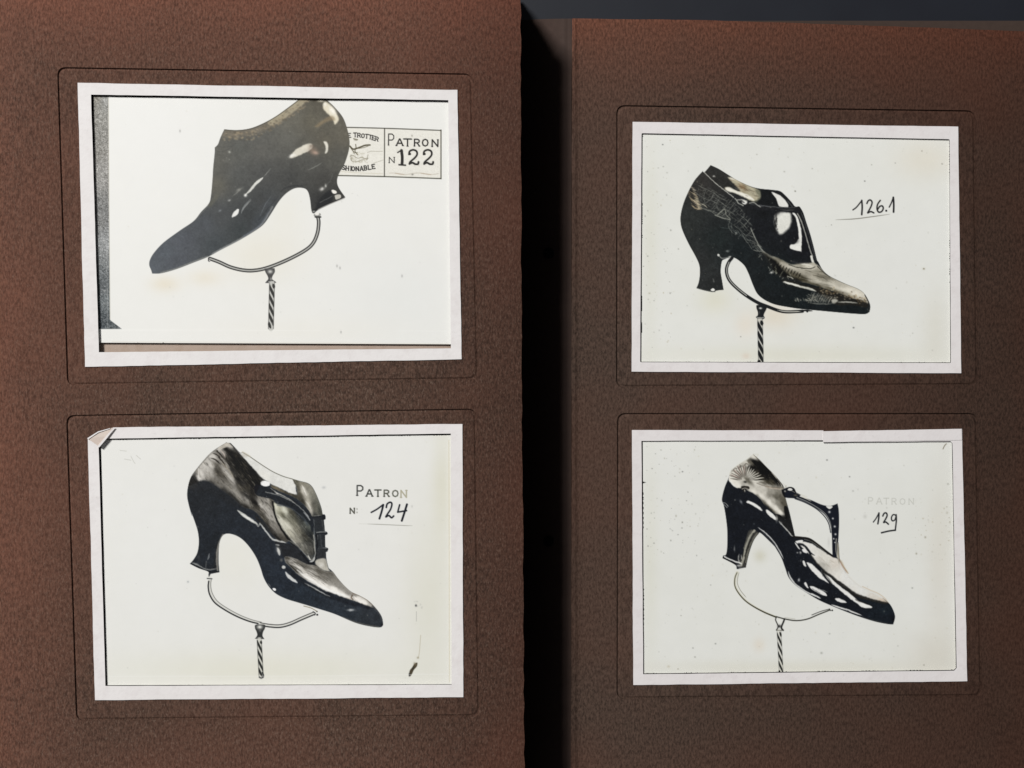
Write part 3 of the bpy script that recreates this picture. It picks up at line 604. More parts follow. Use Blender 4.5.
    # vamp: broad pale sheen under a dark band
    vp = c.poly([(205,175),(290,195),(370,235),(440,250),(530,296),(585,300),(640,370),(730,455),(800,488),(870,530),(905,575),(850,560),(760,525),(700,505),(600,470),(500,430),(420,385),(350,345),(290,300),(240,250),(205,215)], (205,200,184), soft=1.0, clip=m)
    c.field(vp*m, [(230,200,(120,120,114)),(260,240,(206,202,190)),(300,270,(214,208,196)),(330,230,(110,104,90)),(380,270,(160,156,140)),(350,310,(226,222,212)),(430,310,(170,164,146)),(420,350,(232,230,222)),(500,320,(134,126,106)),(560,320,(150,142,122)),(500,390,(238,236,228)),(600,350,(150,140,118)),(580,420,(242,240,232)),(640,400,(160,148,126)),(680,470,(238,234,224)),(700,440,(170,158,138)),(760,480,(190,166,140)),(735,500,(120,96,76)),(790,520,(240,228,214)),(850,545,(222,196,170)),(880,560,(130,108,88))], p=3)
    c.org(240, 520, 6.4); c.field(vp*m, [(x, y, (v+4, v-1, v-12)) for x, y, v in ((300,240,80),(330,262,190),(370,300,210),(395,275,120),(450,305,150),(500,325,110),(560,345,128),(600,378,140),(640,420,160),(415,345,228),(350,325,80),(320,310,46),(460,370,236),(470,340,170),(520,370,140),(560,400,160),(540,412,240),(600,440,242),(660,480,240),(620,410,150),(680,440,160),(710,500,222),(700,470,160),(735,480,150),(760,500,238),(800,525,236),(840,548,190),(850,535,130),(870,560,90),(780,480,170),(420,300,130),(380,330,170))], p=4, eps=2.0, ang=32, ratio=2.6); c.org(260, 535)
    c.hatch(vp*m, 285, 556, 330, 585, 32, 150, 4, .5, [(240,238,230),(70,64,52),(120,112,96),(50,46,40)], .5)
    for p in ([(240,240),(290,262),(340,300)],[(250,215),(300,225),(360,262)],[(300,290),(350,310)],[(215,210),(260,262),(310,300)]): c.line(p, .9, (60,58,52), a=.6, clip=m, taper=.4, soft=.6)
    c.line([(740,480),(732,500),(745,515)], 1.0, (110,84,64), a=.8, clip=m); c.line([(750,490),(800,530),(860,550)], 2.2, (250,240,230), a=.8, clip=m, taper=.3, soft=.8)
    c.line([(300,280),(360,330),(430,375),(520,425),(620,465),(710,495)], 2.0, (248,246,240), a=.8, clip=m, taper=.2, soft=.8)
    c.poly([(210,260),(300,320),(400,390),(500,440),(600,485),(700,518),(860,572),(905,590),(800,580),(650,540),(500,480),(350,400),(260,330)], (28,34,44), soft=1.5, a=.9, clip=m)
    c.line([(745,465),(800,484),(875,530),(930,590)], 1.2, (140,112,86), a=.8, clip=m, soft=.6); c.line([(900,570),(950,620),(975,680)], 1.6, (76,78,82), a=.7, clip=m, soft=.7)
    # highlights on the dark side
    c.line([(355,385),(430,425),(500,462),(560,492)], 1.3, (176,178,172), a=.9, clip=m, taper=.5, soft=.5)
    c.line([(205,295),(235,335),(300,382)], 3.2, (214,216,212), a=.95, clip=m, taper=.35, soft=.5); c.blob(190, 258, 15, 13, (206,206,198), .95, clip=m, hard=2); c.blob(172, 200, 10, 12, (110,108,100), .8, clip=m)
    c.line([(140,105),(150,130),(158,165)], 2.6, (200,200,192), a=.9, clip=m, taper=.3); c.line([(110,35),(150,45),(200,62)], 1.2, (206,206,198), a=.85, clip=m, taper=.3); c.line([(122,78),(160,82)], 1.0, (180,182,176), a=.8, clip=m, taper=.3)
    c.line([(200,30),(260,60),(330,120)], 1.0, (120,118,106), a=.7, clip=m, taper=.3)
    c.blob(725, 600, 27, 8, (196,200,200), .95, clip=m); c.blob(115, 436, 15, 9, (240,240,238), 1, ang=25, clip=m, hard=3); c.line([(60,385),(90,420)], .8, (120,124,126), a=.7, clip=m, taper=.3)
    c.line([(130,472),(210,512),(300,540),(380,563),(470,592)], .8, (124,124,104), a=.6, clip=m); c.line([(660,655),(760,695),(880,724),(950,735)], .9, (110,106,92), a=.7, clip=m)
    c.blob(980, 720, 10, 12, (22,22,30), .9, clip=m)
    c.org(180, 510)
    c.line([(460,0),(500,35),(560,75),(625,118)], 3.0, (196,198,188), a=.95, clip=m, taper=.3, soft=.5); c.line([(490,30),(560,76),(600,100)], 1.6, (232,232,226), a=.8, clip=m, taper=.3)
    c.line([(635,100),(670,145),(710,200),(745,238),(790,250),(850,262)], 1.5, (200,202,196), a=.9, clip=m, taper=.15, soft=.45); c.line([(600,95),(625,130),(640,105)], 1.2, (190,190,180), a=.7, clip=m)
    c.line([(610,60),(680,130),(740,190),(800,240)], 2.4, (44,42,38), a=.7, clip=m, soft=.8)
    c.blob(785, 320, 14, 24, (206,206,198), .9, ang=-15, clip=m)
    # heel
    c.line([(235,345),(228,380),(220,400)], 1.8, (112,118,122), a=.9, clip=m, taper=.4, soft=.6); c.line([(210,410),(205,460)], 1.2, (96,100,102), a=.7, clip=m)
    c.line([(345,200),(320,250),(300,320),(296,400),(300,480)], 2.1, (150,144,130), a=.8, clip=m, soft=.6); c.line([(300,250),(285,330),(280,420),(278,480)], 1.6, (34,38,44), a=.9, clip=m)
    c.line([(90,420),(150,445),(215,475),(300,470)], 1.1, (160,162,156), a=.75, clip=m, taper=.2); c.blob(130, 432, 26, 6, (176,178,172), .6, ang=20, clip=m); c.line([(84,434),(150,466),(225,492),(312,496)], 1.1, (16,18,22), a=.9, clip=m); c.blob(150, 380, 10, 30, (62,66,68), .7, clip=m)
    c.line([(440,196),(500,240),(560,310),(600,360)], 1.1, (100,100,92), a=.6, clip=m, soft=.5)
    hm = c.poly([(305,200),(290,300),(280,400),(330,500),(225,520),(60,430),(110,380),(150,300),(150,200)], None, lab=None)
    c.lab[(hm > .5) & (c.lab == c.lid('printed_shoe'))] = c.lid('heel')
    c.contrast(upm, 1.0, -16); c.contrast(vp*m, 1.15, -14, 150); c.contrast(m, 1.06, -2); c.grain(m, 3.0); c.organic(m, .22, .07); c.desat(m, .45)
    # stand
    dk = (40,42,44)
    c.blob(237, 535, 18, 12, (228,228,222), 1, hard=3, lab='display_stand'); c.line([(218,548),(255,550)], 1.2, (90,92,92), lab='display_stand'); c.line([(240,512),(232,528)], 1.1, dk, lab='display_stand')
    c.org(195, 585)
    W = [(118,-35),(114,10),(125,70),(165,135),(240,190),(340,245),(440,285),(520,305)]
    c.line(W, 2.9, (216,216,210), lab='display_stand')
    c.line([(x-8,y+5) for x, y in W], 1.4, dk, lab='display_stand', soft=.35); c.line([(x+12,y-8) for x, y in W], .7, (112,112,108), a=.9, lab='display_stand')
    W = [(520,312),(600,325),(680,328),(760,308),(850,268),(950,226)]
    c.line(W, 3.0, (222,222,216), lab='display_stand')
    c.line([(x,y-10) for x, y in W], .9, (60,60,60), lab='display_stand'); c.line([(x+2,y+11) for x, y in W], 1.3, dk, lab='display_stand'); c.line([(945,214),(962,226),(958,240)], 1.0, dk, lab='display_stand')
    c.blob(978, 238, 9, 8, (60,62,64), 1, lab='display_stand', hard=2); c.blob(975, 212, 7, 6, (80,80,78), 1, lab='display_stand', hard=2); c.line([(870,168),(930,185),(975,210)], .7, (130,122,96), lab='display_stand')
    c.poly([(486,318),(556,318),(560,345),(545,375),(540,405),(550,425),(550,432),(484,430),(486,422),(498,400),(492,372),(480,345)], (48,50,50), soft=.4, lab='display_stand')
    c.blob(518, 336, 22, 16, (232,232,226), 1); c.blob(515, 424, 16, 6, (200,200,196), 1); c.blob(520, 365, 10, 10, (110,110,108), .8)
    (ax, ay), (bx, by) = c.P([(514,440),(530,742)]); rod(c, ax, ay, bx, by, 4.4, 9.2, (42,44,42), (206,206,196), ph=.0, lw=1.7, fill=.75)
    c.line([(540,700),(548,730),(530,745),(515,735)], 1.4, dk, lab='display_stand')
    # inscriptions
    ink = (52,54,52); cols = [(58,60,58),(70,72,66),(84,86,78),(100,102,92),(116,114,100),(176,172,150)]
    for ch, x, y, w, h, col in (('P',357.2,485.6,6.2,9.8,cols[0]),('A',366.4,489.8,6.0,6.4,cols[0]),('T',375.2,490,5.4,6.4,cols[1]),('R',384.2,490.2,5.0,6.2,cols[2]),('O',392.6,490.4,5.4,6.2,cols[3]),('N',401.0,490.4,6.0,7,cols[5])):
        letter(c, ch, x, y, w, h, 1.4, col, serif=.14, lab='lettering', a=.95)
    letter(c, 'N', 350.2, 508.2, 4.6, 5.2, 1.3, (84,84,76), serif=.1, lab='lettering'); c.blob(357, 509, .5, .8, (110,110,100), .9, raw=True); c.blob(357, 512.4, .5, .8, (110,110,100), .9, raw=True)
    c.org(260, 400, 4.6545); bk = (18,22,32)
    c.line([(518,523),(545,508),(572,488)], 1.54, bk, lab='lettering'); c.line([(574,488),(566,520),(556,552)], 1.92, bk, lab='lettering')
    c.line([(588,500),(592,484),(606,476),(614,484),(608,508),(594,530),(586,544),(600,538),(612,548),(622,540)], 1.66, bk, lab='lettering')
    c.line([(650,488),(641,522),(641,522),(682,515)], 1.60, bk, lab='lettering'); c.line([(684,486),(672,525),(660,562)], 2.05, bk, lab='lettering')
    c.line([(500,577),(580,580),(668,584),(710,585)], .65, (140,140,130), a=.8, lab='lettering', taper=.2)
    c.line([(460,576),(505,577)], .4, (200,200,192), a=.6)
    # stain marks
    c.org(260, 560, 4.6545)
    c.poly([(694,540),(697,515),(708,500),(718,484),(732,478),(730,495),(716,512),(705,535)], (76,68,52), soft=.5); c.blob(722, 484, 6, 8, (120,110,88), .7, ang=-40); c.blob(696, 534, 4, 7, (20,22,26), 1); c.blob(712, 505, 4, 8, (40,40,34), .7, ang=30)
    c.blob(726, 212, 4, 5, (40,40,44), 1); c.line([(737,455),(742,425),(748,350)], .6, (170,160,132), a=.6); c.line([(728,240),(728,285)], .45, (150,150,146), a=.7); c.blob(735, 455, 5, 5, (150,142,116), .7)
    for k in range(10): c.blob(715+c.rng.rand()*40, 190+c.rng.rand()*30, 3, 3, (200,200,194), .6)
    c.line([(448.9,440),(449.2,560),(449.4,682)], .6, (196,184,150), a=.6, raw=True)
    c.line([(108,676.5),(300,676),(449,674)], .6, (240,240,236), a=.6, raw=True); c.blob(280, 681, 170, 4, (236,235,228), .5, raw=True)
    c.org(60, 400, 4.6545)
    for p in ([(280,235),(310,238)],[(330,262),(345,290),(350,295)],[(355,258),(375,275)],[(300,275),(330,280)]): c.line(p, .5, (170,170,160), a=.6)
    specks(c, 110, 106, 440, 448, 682, [(186,186,180),(206,202,188),(160,160,156)], (.3,1.0), .35)
    c.blob(323.8, 487.5, 1.8, 1.3, (196,198,198), .9, raw=True); c.blob(188, 581.8, 1.0, 1.0, (170,174,176), .8, raw=True)
    return c

# ---------------------------------------------------------------- picture 3: reptile leather shoe, number 126.1
def paint_126():
    c = Cv(638, 130, 956, 366, (231, 232, 227), 7)
    for x, y, rx, ry, col, a in ((715,300,16,14,(222,220,200),.6),(775,315,20,14,(228,216,196),.6),(745,325,10,12,(234,222,206),.5),(650,250,8,100,(224,224,212),.6),(925,160,30,20,(226,220,204),.6),(800,355,150,10,(222,221,206),.6),(935,330,14,40,(218,216,204),.6),(890,270,40,60,(229,230,226),.6),(746,356,4,3,(222,200,182),.4)):
        c.blob(x, y, rx, ry, col, a, raw=True)
    o = []
    def add(ox, oy, pts): c.org(ox, oy); o.extend(c.P(pts))
    add(675,160, [(220,92),(220,92),(238,96),(285,42),(285,42),(350,72),(430,122),(500,165),(600,210),(680,230),(780,240),(840,250),(880,282),(930,335),(960,372),(990,372)])
    add(720,180, [(640,218),(640,218),(665,262),(690,340),(720,430),(750,540),(775,640)])
    add(750,235, [(545,215),(580,278),(630,325),(700,362),(780,398),(860,430),(910,465),(945,520),(962,570),(955,615),(955,615),(920,632),(820,628),(700,618),(560,605),(400,590),(300,575),(200,555),(120,520),(60,470),(25,400),(0,335)])
    add(675,230, [(590,350),(560,290),(520,250),(475,222),(430,222),(400,232),(375,250),(365,330),(375,400),(388,478),(388,478),(335,484),(300,495),(230,482),(172,465),(172,465),(190,420),(200,350),(195,280),(165,210),(110,110),(60,0)])
    add(675,160, [(45,490),(50,420),(75,330),(115,240),(160,160),(220,92)])
    m = c.poly(o, (22,26,28), raw=True, lab='printed_shoe', soft=.4)
    c.field(m, [(690,220,(42,45,44)),(700,260,(40,42,42)),(710,280,(38,40,40)),(720,240,(30,36,36)),(740,250,(22,28,30)),(760,230,(20,22,26)),(780,270,(20,26,28)),(800,300,(18,24,26)),(860,305,(18,24,26)),(700,180,(48,46,44)),(725,180,(44,44,42)),(760,205,(18,20,22)),(740,200,(34,36,38)),(820,210,(20,20,22)),(800,240,(18,19,24))], raw=True)
    c.org(675, 160)
    # inner lining reflection
    c.poly([(425,140),(470,145),(520,165),(600,208),(660,235),(690,270),(680,310),(640,330),(600,325),(540,290),(470,262),(410,242),(400,222),(440,222),(500,250),(520,240),(470,190)], (176,170,146), soft=1.0, clip=m)
    c.poly([(405,222),(440,222),(500,250),(560,270),(620,300),(630,325),(560,300),(480,265),(420,248)], (236,234,222), soft=.9, clip=m); c.blob(540, 215, 40, 22, (110,84,56), .75, ang=40, clip=m); c.blob(500, 170, 40, 9, (206,196,170), .8, ang=35, clip=m); c.blob(455, 150, 26, 8, (232,228,214), .9, ang=20, clip=m)
    c.hatch(c.poly([(440,150),(600,208),(690,270),(650,330),(520,290),(470,200)], None)*m, 730, 178, 762, 202, 20, 90, 2.4, .45, [(236,232,216),(70,50,32),(44,36,28),(150,130,100)], .55)
    c.poly([(640,240),(700,250),(700,310),(670,335),(640,335),(670,300)], (96,98,82), soft=1.6, a=.7, clip=m); c.poly([(690,235),(790,250),(830,360),(700,350),(660,335),(690,300)], (16,18,20), soft=1.1, clip=m)
    c.blob(310, 130, 9, 7, (206,206,200), .9, clip=m)
    c.line([(232,96),(262,126),(310,172),(370,222),(410,252),(470,300)], .75, (206,206,196), a=.9, clip=m)
    c.line([(220,92),(160,160),(115,240),(75,330),(50,420),(45,490)], 1.0, (60,60,58), a=.6, clip=m)
    # counter: pale reflective scales
    for k in range(110):
        t = c.rng.rand(); x = 100+t*60+c.rng.rand()*35; y = 200+t*175+c.rng.rand()*25
        c.line([(x-22,y-16),(x,y+4),(x+30,y+16)], .7, [(206,190,156),(160,146,120),(232,220,196),(110,96,78)][c.rng.randint(4)], a=.6, clip=m, taper=.5)
    c.blob(150, 365, 20, 12, (200,178,140), .5, clip=m, ang=40); c.blob(135, 270, 18, 40, (120,106,84), .45, clip=m, ang=-30); c.blob(160, 350, 14, 6, (240,224,196), .8, ang=40, clip=m)
    for k in range(11): c.line([(110+k*6,232+k*17),(140+k*5,262+k*13),(180+k*4,290+k*10)], .8, (196,184,156), a=.7, clip=m, taper=.4)
    # scale network
    g1 = (112,114,108)
    for p in ([(180,200),(240,230),(300,260),(360,300),(420,330)],[(150,250),(220,300),(300,330),(350,350)],[(190,375),(260,400),(320,430),(400,470)],[(230,350),(290,310),(310,260)],[(290,400),(330,350),(360,300)],[(340,440),(400,380),(470,300)],[(370,460),(440,390),(490,330)],[(400,470),(450,420),(500,390)],
              [(200,385),(300,410),(370,440),(430,470)],[(380,380),(430,420),(440,470)],[(360,420),(400,440)],[(320,300),(380,350),(440,390)],[(250,230),(230,290),(240,350)],[(440,480),(430,540),(470,590)],[(490,510),(540,460),(560,430)],[(540,545),(590,480),(606,462)],[(500,480),(540,510),(580,550)],[(470,520),(520,560),(570,610)],[(560,620),(600,580),(640,550)],
              [(520,440),(570,480),(620,530)],[(600,540),(630,600),(660,660),(710,735)],[(590,640),(640,660),(680,700)],[(620,700),(660,680),(700,700)],[(330,350),(350,400),(400,430)],[(410,400),(470,430)],[(300,250),(340,290)],[(580,600),(640,620)],[(545,620),(580,660),(620,720)]):
        c.line(p, .6, g1, a=.75, clip=m, taper=.15)
    for k in range(40):
        t = c.rng.rand(); x = 95+t*60+c.rng.rand()*20; y = 200+t*180+c.rng.randn()*14; c.line([(x-24,y-14),(x,y+2),(x+26,y+16)], .8, (30,30,30), a=.7, clip=m, taper=.4)
    c.line([(320,440),(370,460),(440,478)], .8, (170,172,160), a=.8, clip=m); c.line([(200,345),(240,365),(262,385)], .9, (196,190,170), a=.8, clip=m, taper=.3); c.line([(340,440),(395,395),(410,440),(440,470)], .8, (150,152,140), a=.8, clip=m)
    c.line([(605,545),(640,620),(680,700),(720,740)], .8, (176,178,168), a=.8, clip=m); c.line([(365,540),(440,550)], .8, (70,78,78), a=.6, clip=m)
    for k in range(26): c.line([(430+k*10+c.rng.randn()*8,520+k*8+c.rng.randn()*22),(455+k*10+c.rng.randn()*8,545+k*8+c.rng.randn()*22)], .6, (126,130,124), a=.5, clip=m, taper=.4)
    c.blob(487, 588, 8, 10, (150,152,146), .8, clip=m); c.blob(420, 728, 12, 6, (130,134,130), .8, clip=m)
    # glossy insert highlights
    c.org(720, 180)
    c.poly([(412,98),(440,105),(490,130),(530,175),(548,215),(500,215),(470,205),(450,150)], (232,232,226), soft=.5, clip=m)
    c.poly([(446,275),(475,262),(540,258),(566,270),(570,330),(556,378),(528,406),(500,430),(475,432),(450,396),(438,350),(436,300)], (228,228,220), soft=1.7, clip=m); c.blob(450, 270, 25, 15, (22,22,24), .6, clip=m)
    for k in range(16): c.line([(425+c.rng.rand()*30,270+c.rng.rand()*150),(445+c.rng.rand()*20,265+c.rng.rand()*150)], .9, (24,24,24), a=.5, clip=m, taper=.4)
    c.line([(588,265),(612,300),(630,360),(642,430),(640,520)], 2.0, (236,236,230), w2=3.2, clip=m, soft=.45); c.poly([(565,520),(600,512),(645,460),(650,572),(645,572),(600,562),(560,545)], (236,236,230), soft=.5, clip=m); c.blob(600, 490, 26, 16, (22,22,24), .9, clip=m)
    c.line([(620,270),(650,330),(680,420),(720,560),(740,610)], 1.0, (176,176,168), a=.9, clip=m); c.line([(640,240),(680,340),(740,540),(765,640)], .8, (70,72,72), a=.7, clip=m)
    c.line([(730,612),(742,650),(756,686)], 2.3, (228,228,220), clip=m, soft=.4); c.line([(722,640),(740,690),(760,690)], .9, (16,16,16), clip=m, a=.8)
    c.line([(540,170),(575,210),(595,235)], .7, (96,98,98), a=.7, clip=m)
    # strap
    c.poly([(180,200),(240,200),(330,205),(430,215),(520,218),(600,215),(640,222),(650,255),(620,262),(560,258),(450,250),(330,240),(220,225)], (26,27,30), soft=.4, clip=m, lab='strap')
    c.line([(330,208),(430,214),(520,222),(600,220)], .8, (104,106,106), a=.7, clip=m); c.line([(480,240),(540,242),(600,238)], 1.2, (92,92,90), a=.7, clip=m, taper=.3); c.line([(250,195),(400,210)], .7, (90,92,96), a=.6, clip=m)
    c.blob(196, 180, 22, 15, (240,240,234), 1, hard=2.5, lab='buckle', ang=15); c.blob(185, 178, 13, 5, (24,24,24), .9, ang=20); c.blob(215, 196, 7, 9, (30,30,30), .8)
    c.line([(120,150),(135,165),(150,185),(185,205)], 1.0, (186,188,178), a=.85, clip=m); c.line([(140,160),(170,160),(215,170)], .9, (200,200,190), a=.8, clip=m); c.line([(235,185),(270,180),(300,200),(325,212)], .9, (184,184,174), a=.8, clip=m); c.blob(275, 205, 16, 5, (10,10,10), .8, clip=m)
    # vamp
    c.org(750, 235)
    vp = c.poly([(100,135),(160,165),(240,195),(330,240),(400,230),(480,225),(520,230),(560,262),(620,322),(700,365),(780,398),(860,430),(915,468),(945,520),(940,545),(870,520),(800,500),(730,470),(650,440),(560,410),(470,385),(400,370),(330,345),(250,330),(200,290),(150,200)], (150,148,132), soft=1.3, clip=m)
    c.field(vp*m, [(120,145,(190,190,176)),(170,180,(150,150,138)),(200,240,(120,120,106)),(250,215,(180,180,166)),(260,260,(170,168,150)),(230,310,(60,60,52)),(320,250,(196,196,184)),(330,300,(186,184,168)),(380,220,(60,60,58)),(440,240,(210,208,196)),(420,330,(176,172,156)),(480,290,(206,204,190)),(560,320,(150,146,130)),(520,370,(226,222,206)),(600,360,(120,116,100)),(600,400,(210,204,184)),(680,400,(214,208,190)),(740,410,(222,216,198)),(820,450,(234,228,212)),(880,480,(232,226,212)),(920,500,(200,190,170)),(860,510,(110,92,70)),(780,490,(100,88,70)),(700,460,(70,60,46)),(740,385,(130,126,112)),(480,390,(96,88,70)),(380,360,(60,58,50)),(540,260,(196,194,182)),(580,290,(150,148,136))], p=3)
    c.org(730, 225, 6.4); c.field(vp*m, [(x, y, (v+4, v, v-12)) for x, y, v in ((215,175,200),(260,205,190),(300,230,150),(330,215,90),(260,250,110),(300,280,90),(240,230,60),(340,250,190),(390,270,210),(350,290,150),(390,310,120),(450,240,200),(420,225,110),(500,270,225),(440,290,190),(500,320,180),(430,330,110),(470,345,90),(560,300,170),(600,340,150),(560,360,215),(520,350,190),(640,370,205),(660,390,222),(600,390,170),(700,390,200),(720,410,232),(760,420,236),(800,440,236),(840,465,226),(860,490,190),(800,470,190),(740,440,170),(680,430,110),(620,410,84),(840,500,110),(780,480,80),(720,470,60),(560,390,60))], p=4, eps=2.0, ang=17, ratio=2.8); c.org(750, 235)
    c.hatch(vp*m, 762, 252, 830, 290, 16, 170, 5, .6, [(226,224,210),(90,86,74),(130,128,114),(50,48,42)], .4)
    c.poly([(95,135),(150,165),(200,200),(250,262),(330,330),(400,362),(400,385),(300,372),(230,340),(170,280),(120,200)], (26,28,28), soft=2.2, a=.75, clip=m)
    c.line([(310,235),(360,256),(430,266),(490,268),(520,255)], .8, (70,70,64), a=.85, clip=m); c.line([(330,210),(380,222),(470,222)], 1.4, (60,58,60), a=.5, clip=m, soft=.8); c.line([(410,232),(470,240),(500,250)], 1.8, (234,232,222), a=.8, clip=m, taper=.3)
    c.poly([(260,360),(330,370),(420,395),(500,415),(580,425),(660,455),(740,480),(820,510),(880,520),(940,545),(930,580),(820,560),(700,560),(600,500),(500,440),(380,420),(280,385)], (30,28,24), soft=1.2, a=.92, clip=m)
    for k in range(90): x = 560+c.rng.rand()*370; c.blob(x, 445+(x-600)*.24+c.rng.randn()*14, 7, 5, [(160,140,106),(60,46,32),(210,200,176)][c.rng.randint(3)], .5, clip=m)
    c.line([(265,378),(320,388),(400,412),(470,428),(530,452)], 2.0, (214,214,202), a=.95, clip=m, soft=.6, taper=.15); c.line([(270,376),(330,392),(400,412)], 1.6, (236,236,228), a=.8, clip=m, taper=.3)
    for k in range(17):
        x = 470+k*12+c.rng.randn()*3; c.line([(x+30,448+k*3+c.rng.rand()*10),(x+8,500+k*1.5),(x-8,545+c.rng.rand()*6)], .9, (190,188,174) if k % 3 else (130,128,118), a=.5, clip=m, taper=.3)
    for k in range(34): x = 340+c.rng.rand()*210; c.line([(x,500+c.rng.rand()*30),(x+14,515+c.rng.rand()*20)], .8, (140,140,130), a=.6, clip=m, taper=.4)
    for k in range(40): x = 440+c.rng.rand()*240; y = 460+(x-440)*.1+c.rng.rand()*55; c.blob(x, y, 8, 3, (170,168,154), .5, clip=m, ang=20)
    c.poly([(652,520),(690,516),(704,530),(668,548)], (206,204,192), soft=1.0, a=.8, clip=m); c.line([(700,540),(780,536),(860,544)], 1.3, (196,196,186), a=.85, clip=m, taper=.35, soft=.6); c.line([(480,545),(560,552),(660,550)], .8, (160,160,150), a=.7, clip=m, taper=.3)
    for k in range(44):
        t = c.rng.rand(); x = 60+t*260+c.rng.randn()*16; y = 160+t*190+c.rng.randn()*26; c.line([(x,y),(x+12,y+20)] if k % 2 else [(x+8,y),(x-6,y+18)], .7, [(180,180,166),(30,30,28),(20,22,22)][c.rng.randint(3)], a=.6, clip=m, taper=.3)
    for k in range(12): x = 150+k*22; c.line([(x+14,195+k*10),(x-4,222+k*11)], .9, (30,30,28), a=.7, clip=m, taper=.3)
    c.blob(172, 300, 11, 8, (226,226,218), .95, clip=m); c.line([(300,330),(330,340),(345,350)], .9, (210,208,196), a=.8, clip=m)
    c.line([(30,120),(60,130),(95,128)], .7, (170,170,160), a=.7, clip=m); c.line([(540,250),(590,300),(640,335)], 1.0, (80,80,74), a=.8, clip=m); c.line([(920,480),(950,540),(955,600)], 1.1, (40,40,40), a=.8, clip=m)
    c.line([(940,590),(948,610)], 1.0, (60,62,60), a=.8, clip=m)
    # heel
    c.org(675, 230)
    hm = c.poly([(385,235),(385,235),(372,260),(365,330),(375,400),(395,485),(300,505),(160,468),(190,420),(205,350),(195,280),(165,210),(165,210),(280,215)], None)
    c.blob(303, 478, 17, 11, (240,240,234), 1, hard=3, clip=m); c.line([(285,492),(320,494)], .7, (90,92,90), a=.8); c.line([(305,390),(312,415)], .9, (92,94,92), a=.8, clip=m); c.blob(310, 402, 6, 12, (110,112,110), .6, clip=m)
    c.blob(348, 201, 10, 9, (226,226,220), 1, clip=m, hard=2); c.line([(350,205),(375,225),(420,222),(445,214)], .9, (150,152,148), a=.85, clip=m); c.blob(440, 216, 13, 7, (206,206,200), 1, clip=m); c.blob(418, 170, 12, 7, (110,116,114), .8, clip=m)
    c.line([(172,463),(240,482),(290,490)], .8, (110,112,108), a=.6, clip=m)
    c.lab[(hm > .5) & (c.lab == c.lid('printed_shoe'))] = c.lid('heel')
    # even net of scales along the quarter
    A = spline([(170,330),(230,378),(320,430),(440,500),(540,600),(640,700),(700,790)], False, 8); B = spline([(190,180),(290,235),(400,300),(480,350),(570,440),(620,560),(705,735)], False, 8)
    N = min(len(A), len(B)); lerp = lambda a, b, t: (a[0]+(b[0]-a[0])*t, a[1]+(b[1]-a[1])*t)
    c.org(675, 160)
    for f in np.linspace(0, 1, 7):
        for k in range(0, N-3, 2):
            if c.rng.rand() < .8: c.line([lerp(A[q], B[q], min(1, f+c.rng.randn()*.03)) for q in (k, k+2)], .5, (132,134,124), a=.15+.4*c.rng.rand(), clip=m, taper=.2, smooth=False)
    for k in range(0, N-1, 2):
        for f in np.linspace(0, .85, 6):
            if c.rng.rand() < .75: c.line([lerp(A[k], B[k], f), lerp(A[min(k+1, N-1)], B[min(k+1, N-1)], f+.18)], .5, (140,142,130), a=.15+.4*c.rng.rand(), clip=m, taper=.2, smooth=False)
    c.contrast(vp*m, 1.18, -26, 150); c.grain(m, 2.6); c.organic(m, .22, .06); c.org(675, 230)
    # stand
    dk = (26,28,30)
    W = [(456,224),(430,258),(412,310),(418,365),(445,415),(500,470),(570,525),(660,580),(740,612),(830,645),(900,655),(1020,650)]
    c.line(W, 3.2, dk, lab='display_stand', soft=.35)
    c.line([(x+2,y-1) for x, y in W[1:7]], .8, (206,206,198), a=.85, soft=.35); c.line([(820,640),(880,652),(960,653),(1030,646)], .8, (220,218,208), a=.95, taper=.2)
    c.org(750, 235); c.line([(380,606),(440,604),(500,608)], 1.6, dk, lab='display_stand', taper=.3); c.blob(458, 610, 9, 10, dk, 1, hard=2, lab='display_stand')
    c.org(700, 275)
    c.poly([(458,240),(530,250),(530,275),(515,305),(510,325),(518,340),(505,352),(460,348),(448,336),(462,322),(462,295),(452,265)], dk, soft=.4, lab='display_stand'); c.blob(484, 266, 12, 7, (226,226,220), 1); c.line([(455,338),(485,345),(512,338)], .8, (180,182,178), a=.9); c.blob(476,300,4,14,(90,92,92),.7)
    (ax, ay), (bx, by) = c.P([(480,355),(488,706)]); rod(c, ax, ay, bx, by, 4.8, 9.6, dk, (190,188,178), ph=.2, lw=2.5, fill=.5)
    # number
    c.org(790, 90, 4.6545); bk = (28,28,30)
    c.line([(293,558),(310,545),(330,520)], 1.28, bk, lab='lettering'); c.line([(334,514),(336,545),(334,580)], 1.66, bk, lab='lettering')
    c.line([(358,528),(364,516),(374,512),(382,522),(378,540),(368,560),(362,572),(376,566),(390,572)], 1.47, bk, lab='lettering')
    c.line([(420,514),(408,532),(405,552),(412,568),(426,566),(434,552),(430,540),(418,542),(408,556)], 1.47, bk, lab='lettering'); c.blob(448, 562, 5, 5, bk, 1, hard=2, lab='lettering')
    c.line([(462,545),(472,525),(480,502)], 1.28, bk, lab='lettering'); c.line([(481,500),(483,535),(482,568)], 1.79, bk, lab='lettering')
    c.line([(212,604),(300,600),(380,590),(465,578)], .8, (110,108,98), a=.9, lab='lettering', taper=.3)
    # dust, spots
    specks(c, 260, 643, 136, 948, 360, [(170,170,160),(190,186,170),(196,188,164),(150,150,140)], (.3,.8), .4)
    specks(c, 70, 643, 140, 672, 352, [(110,110,104),(170,160,132),(90,90,86)], (.3,.8), .6)
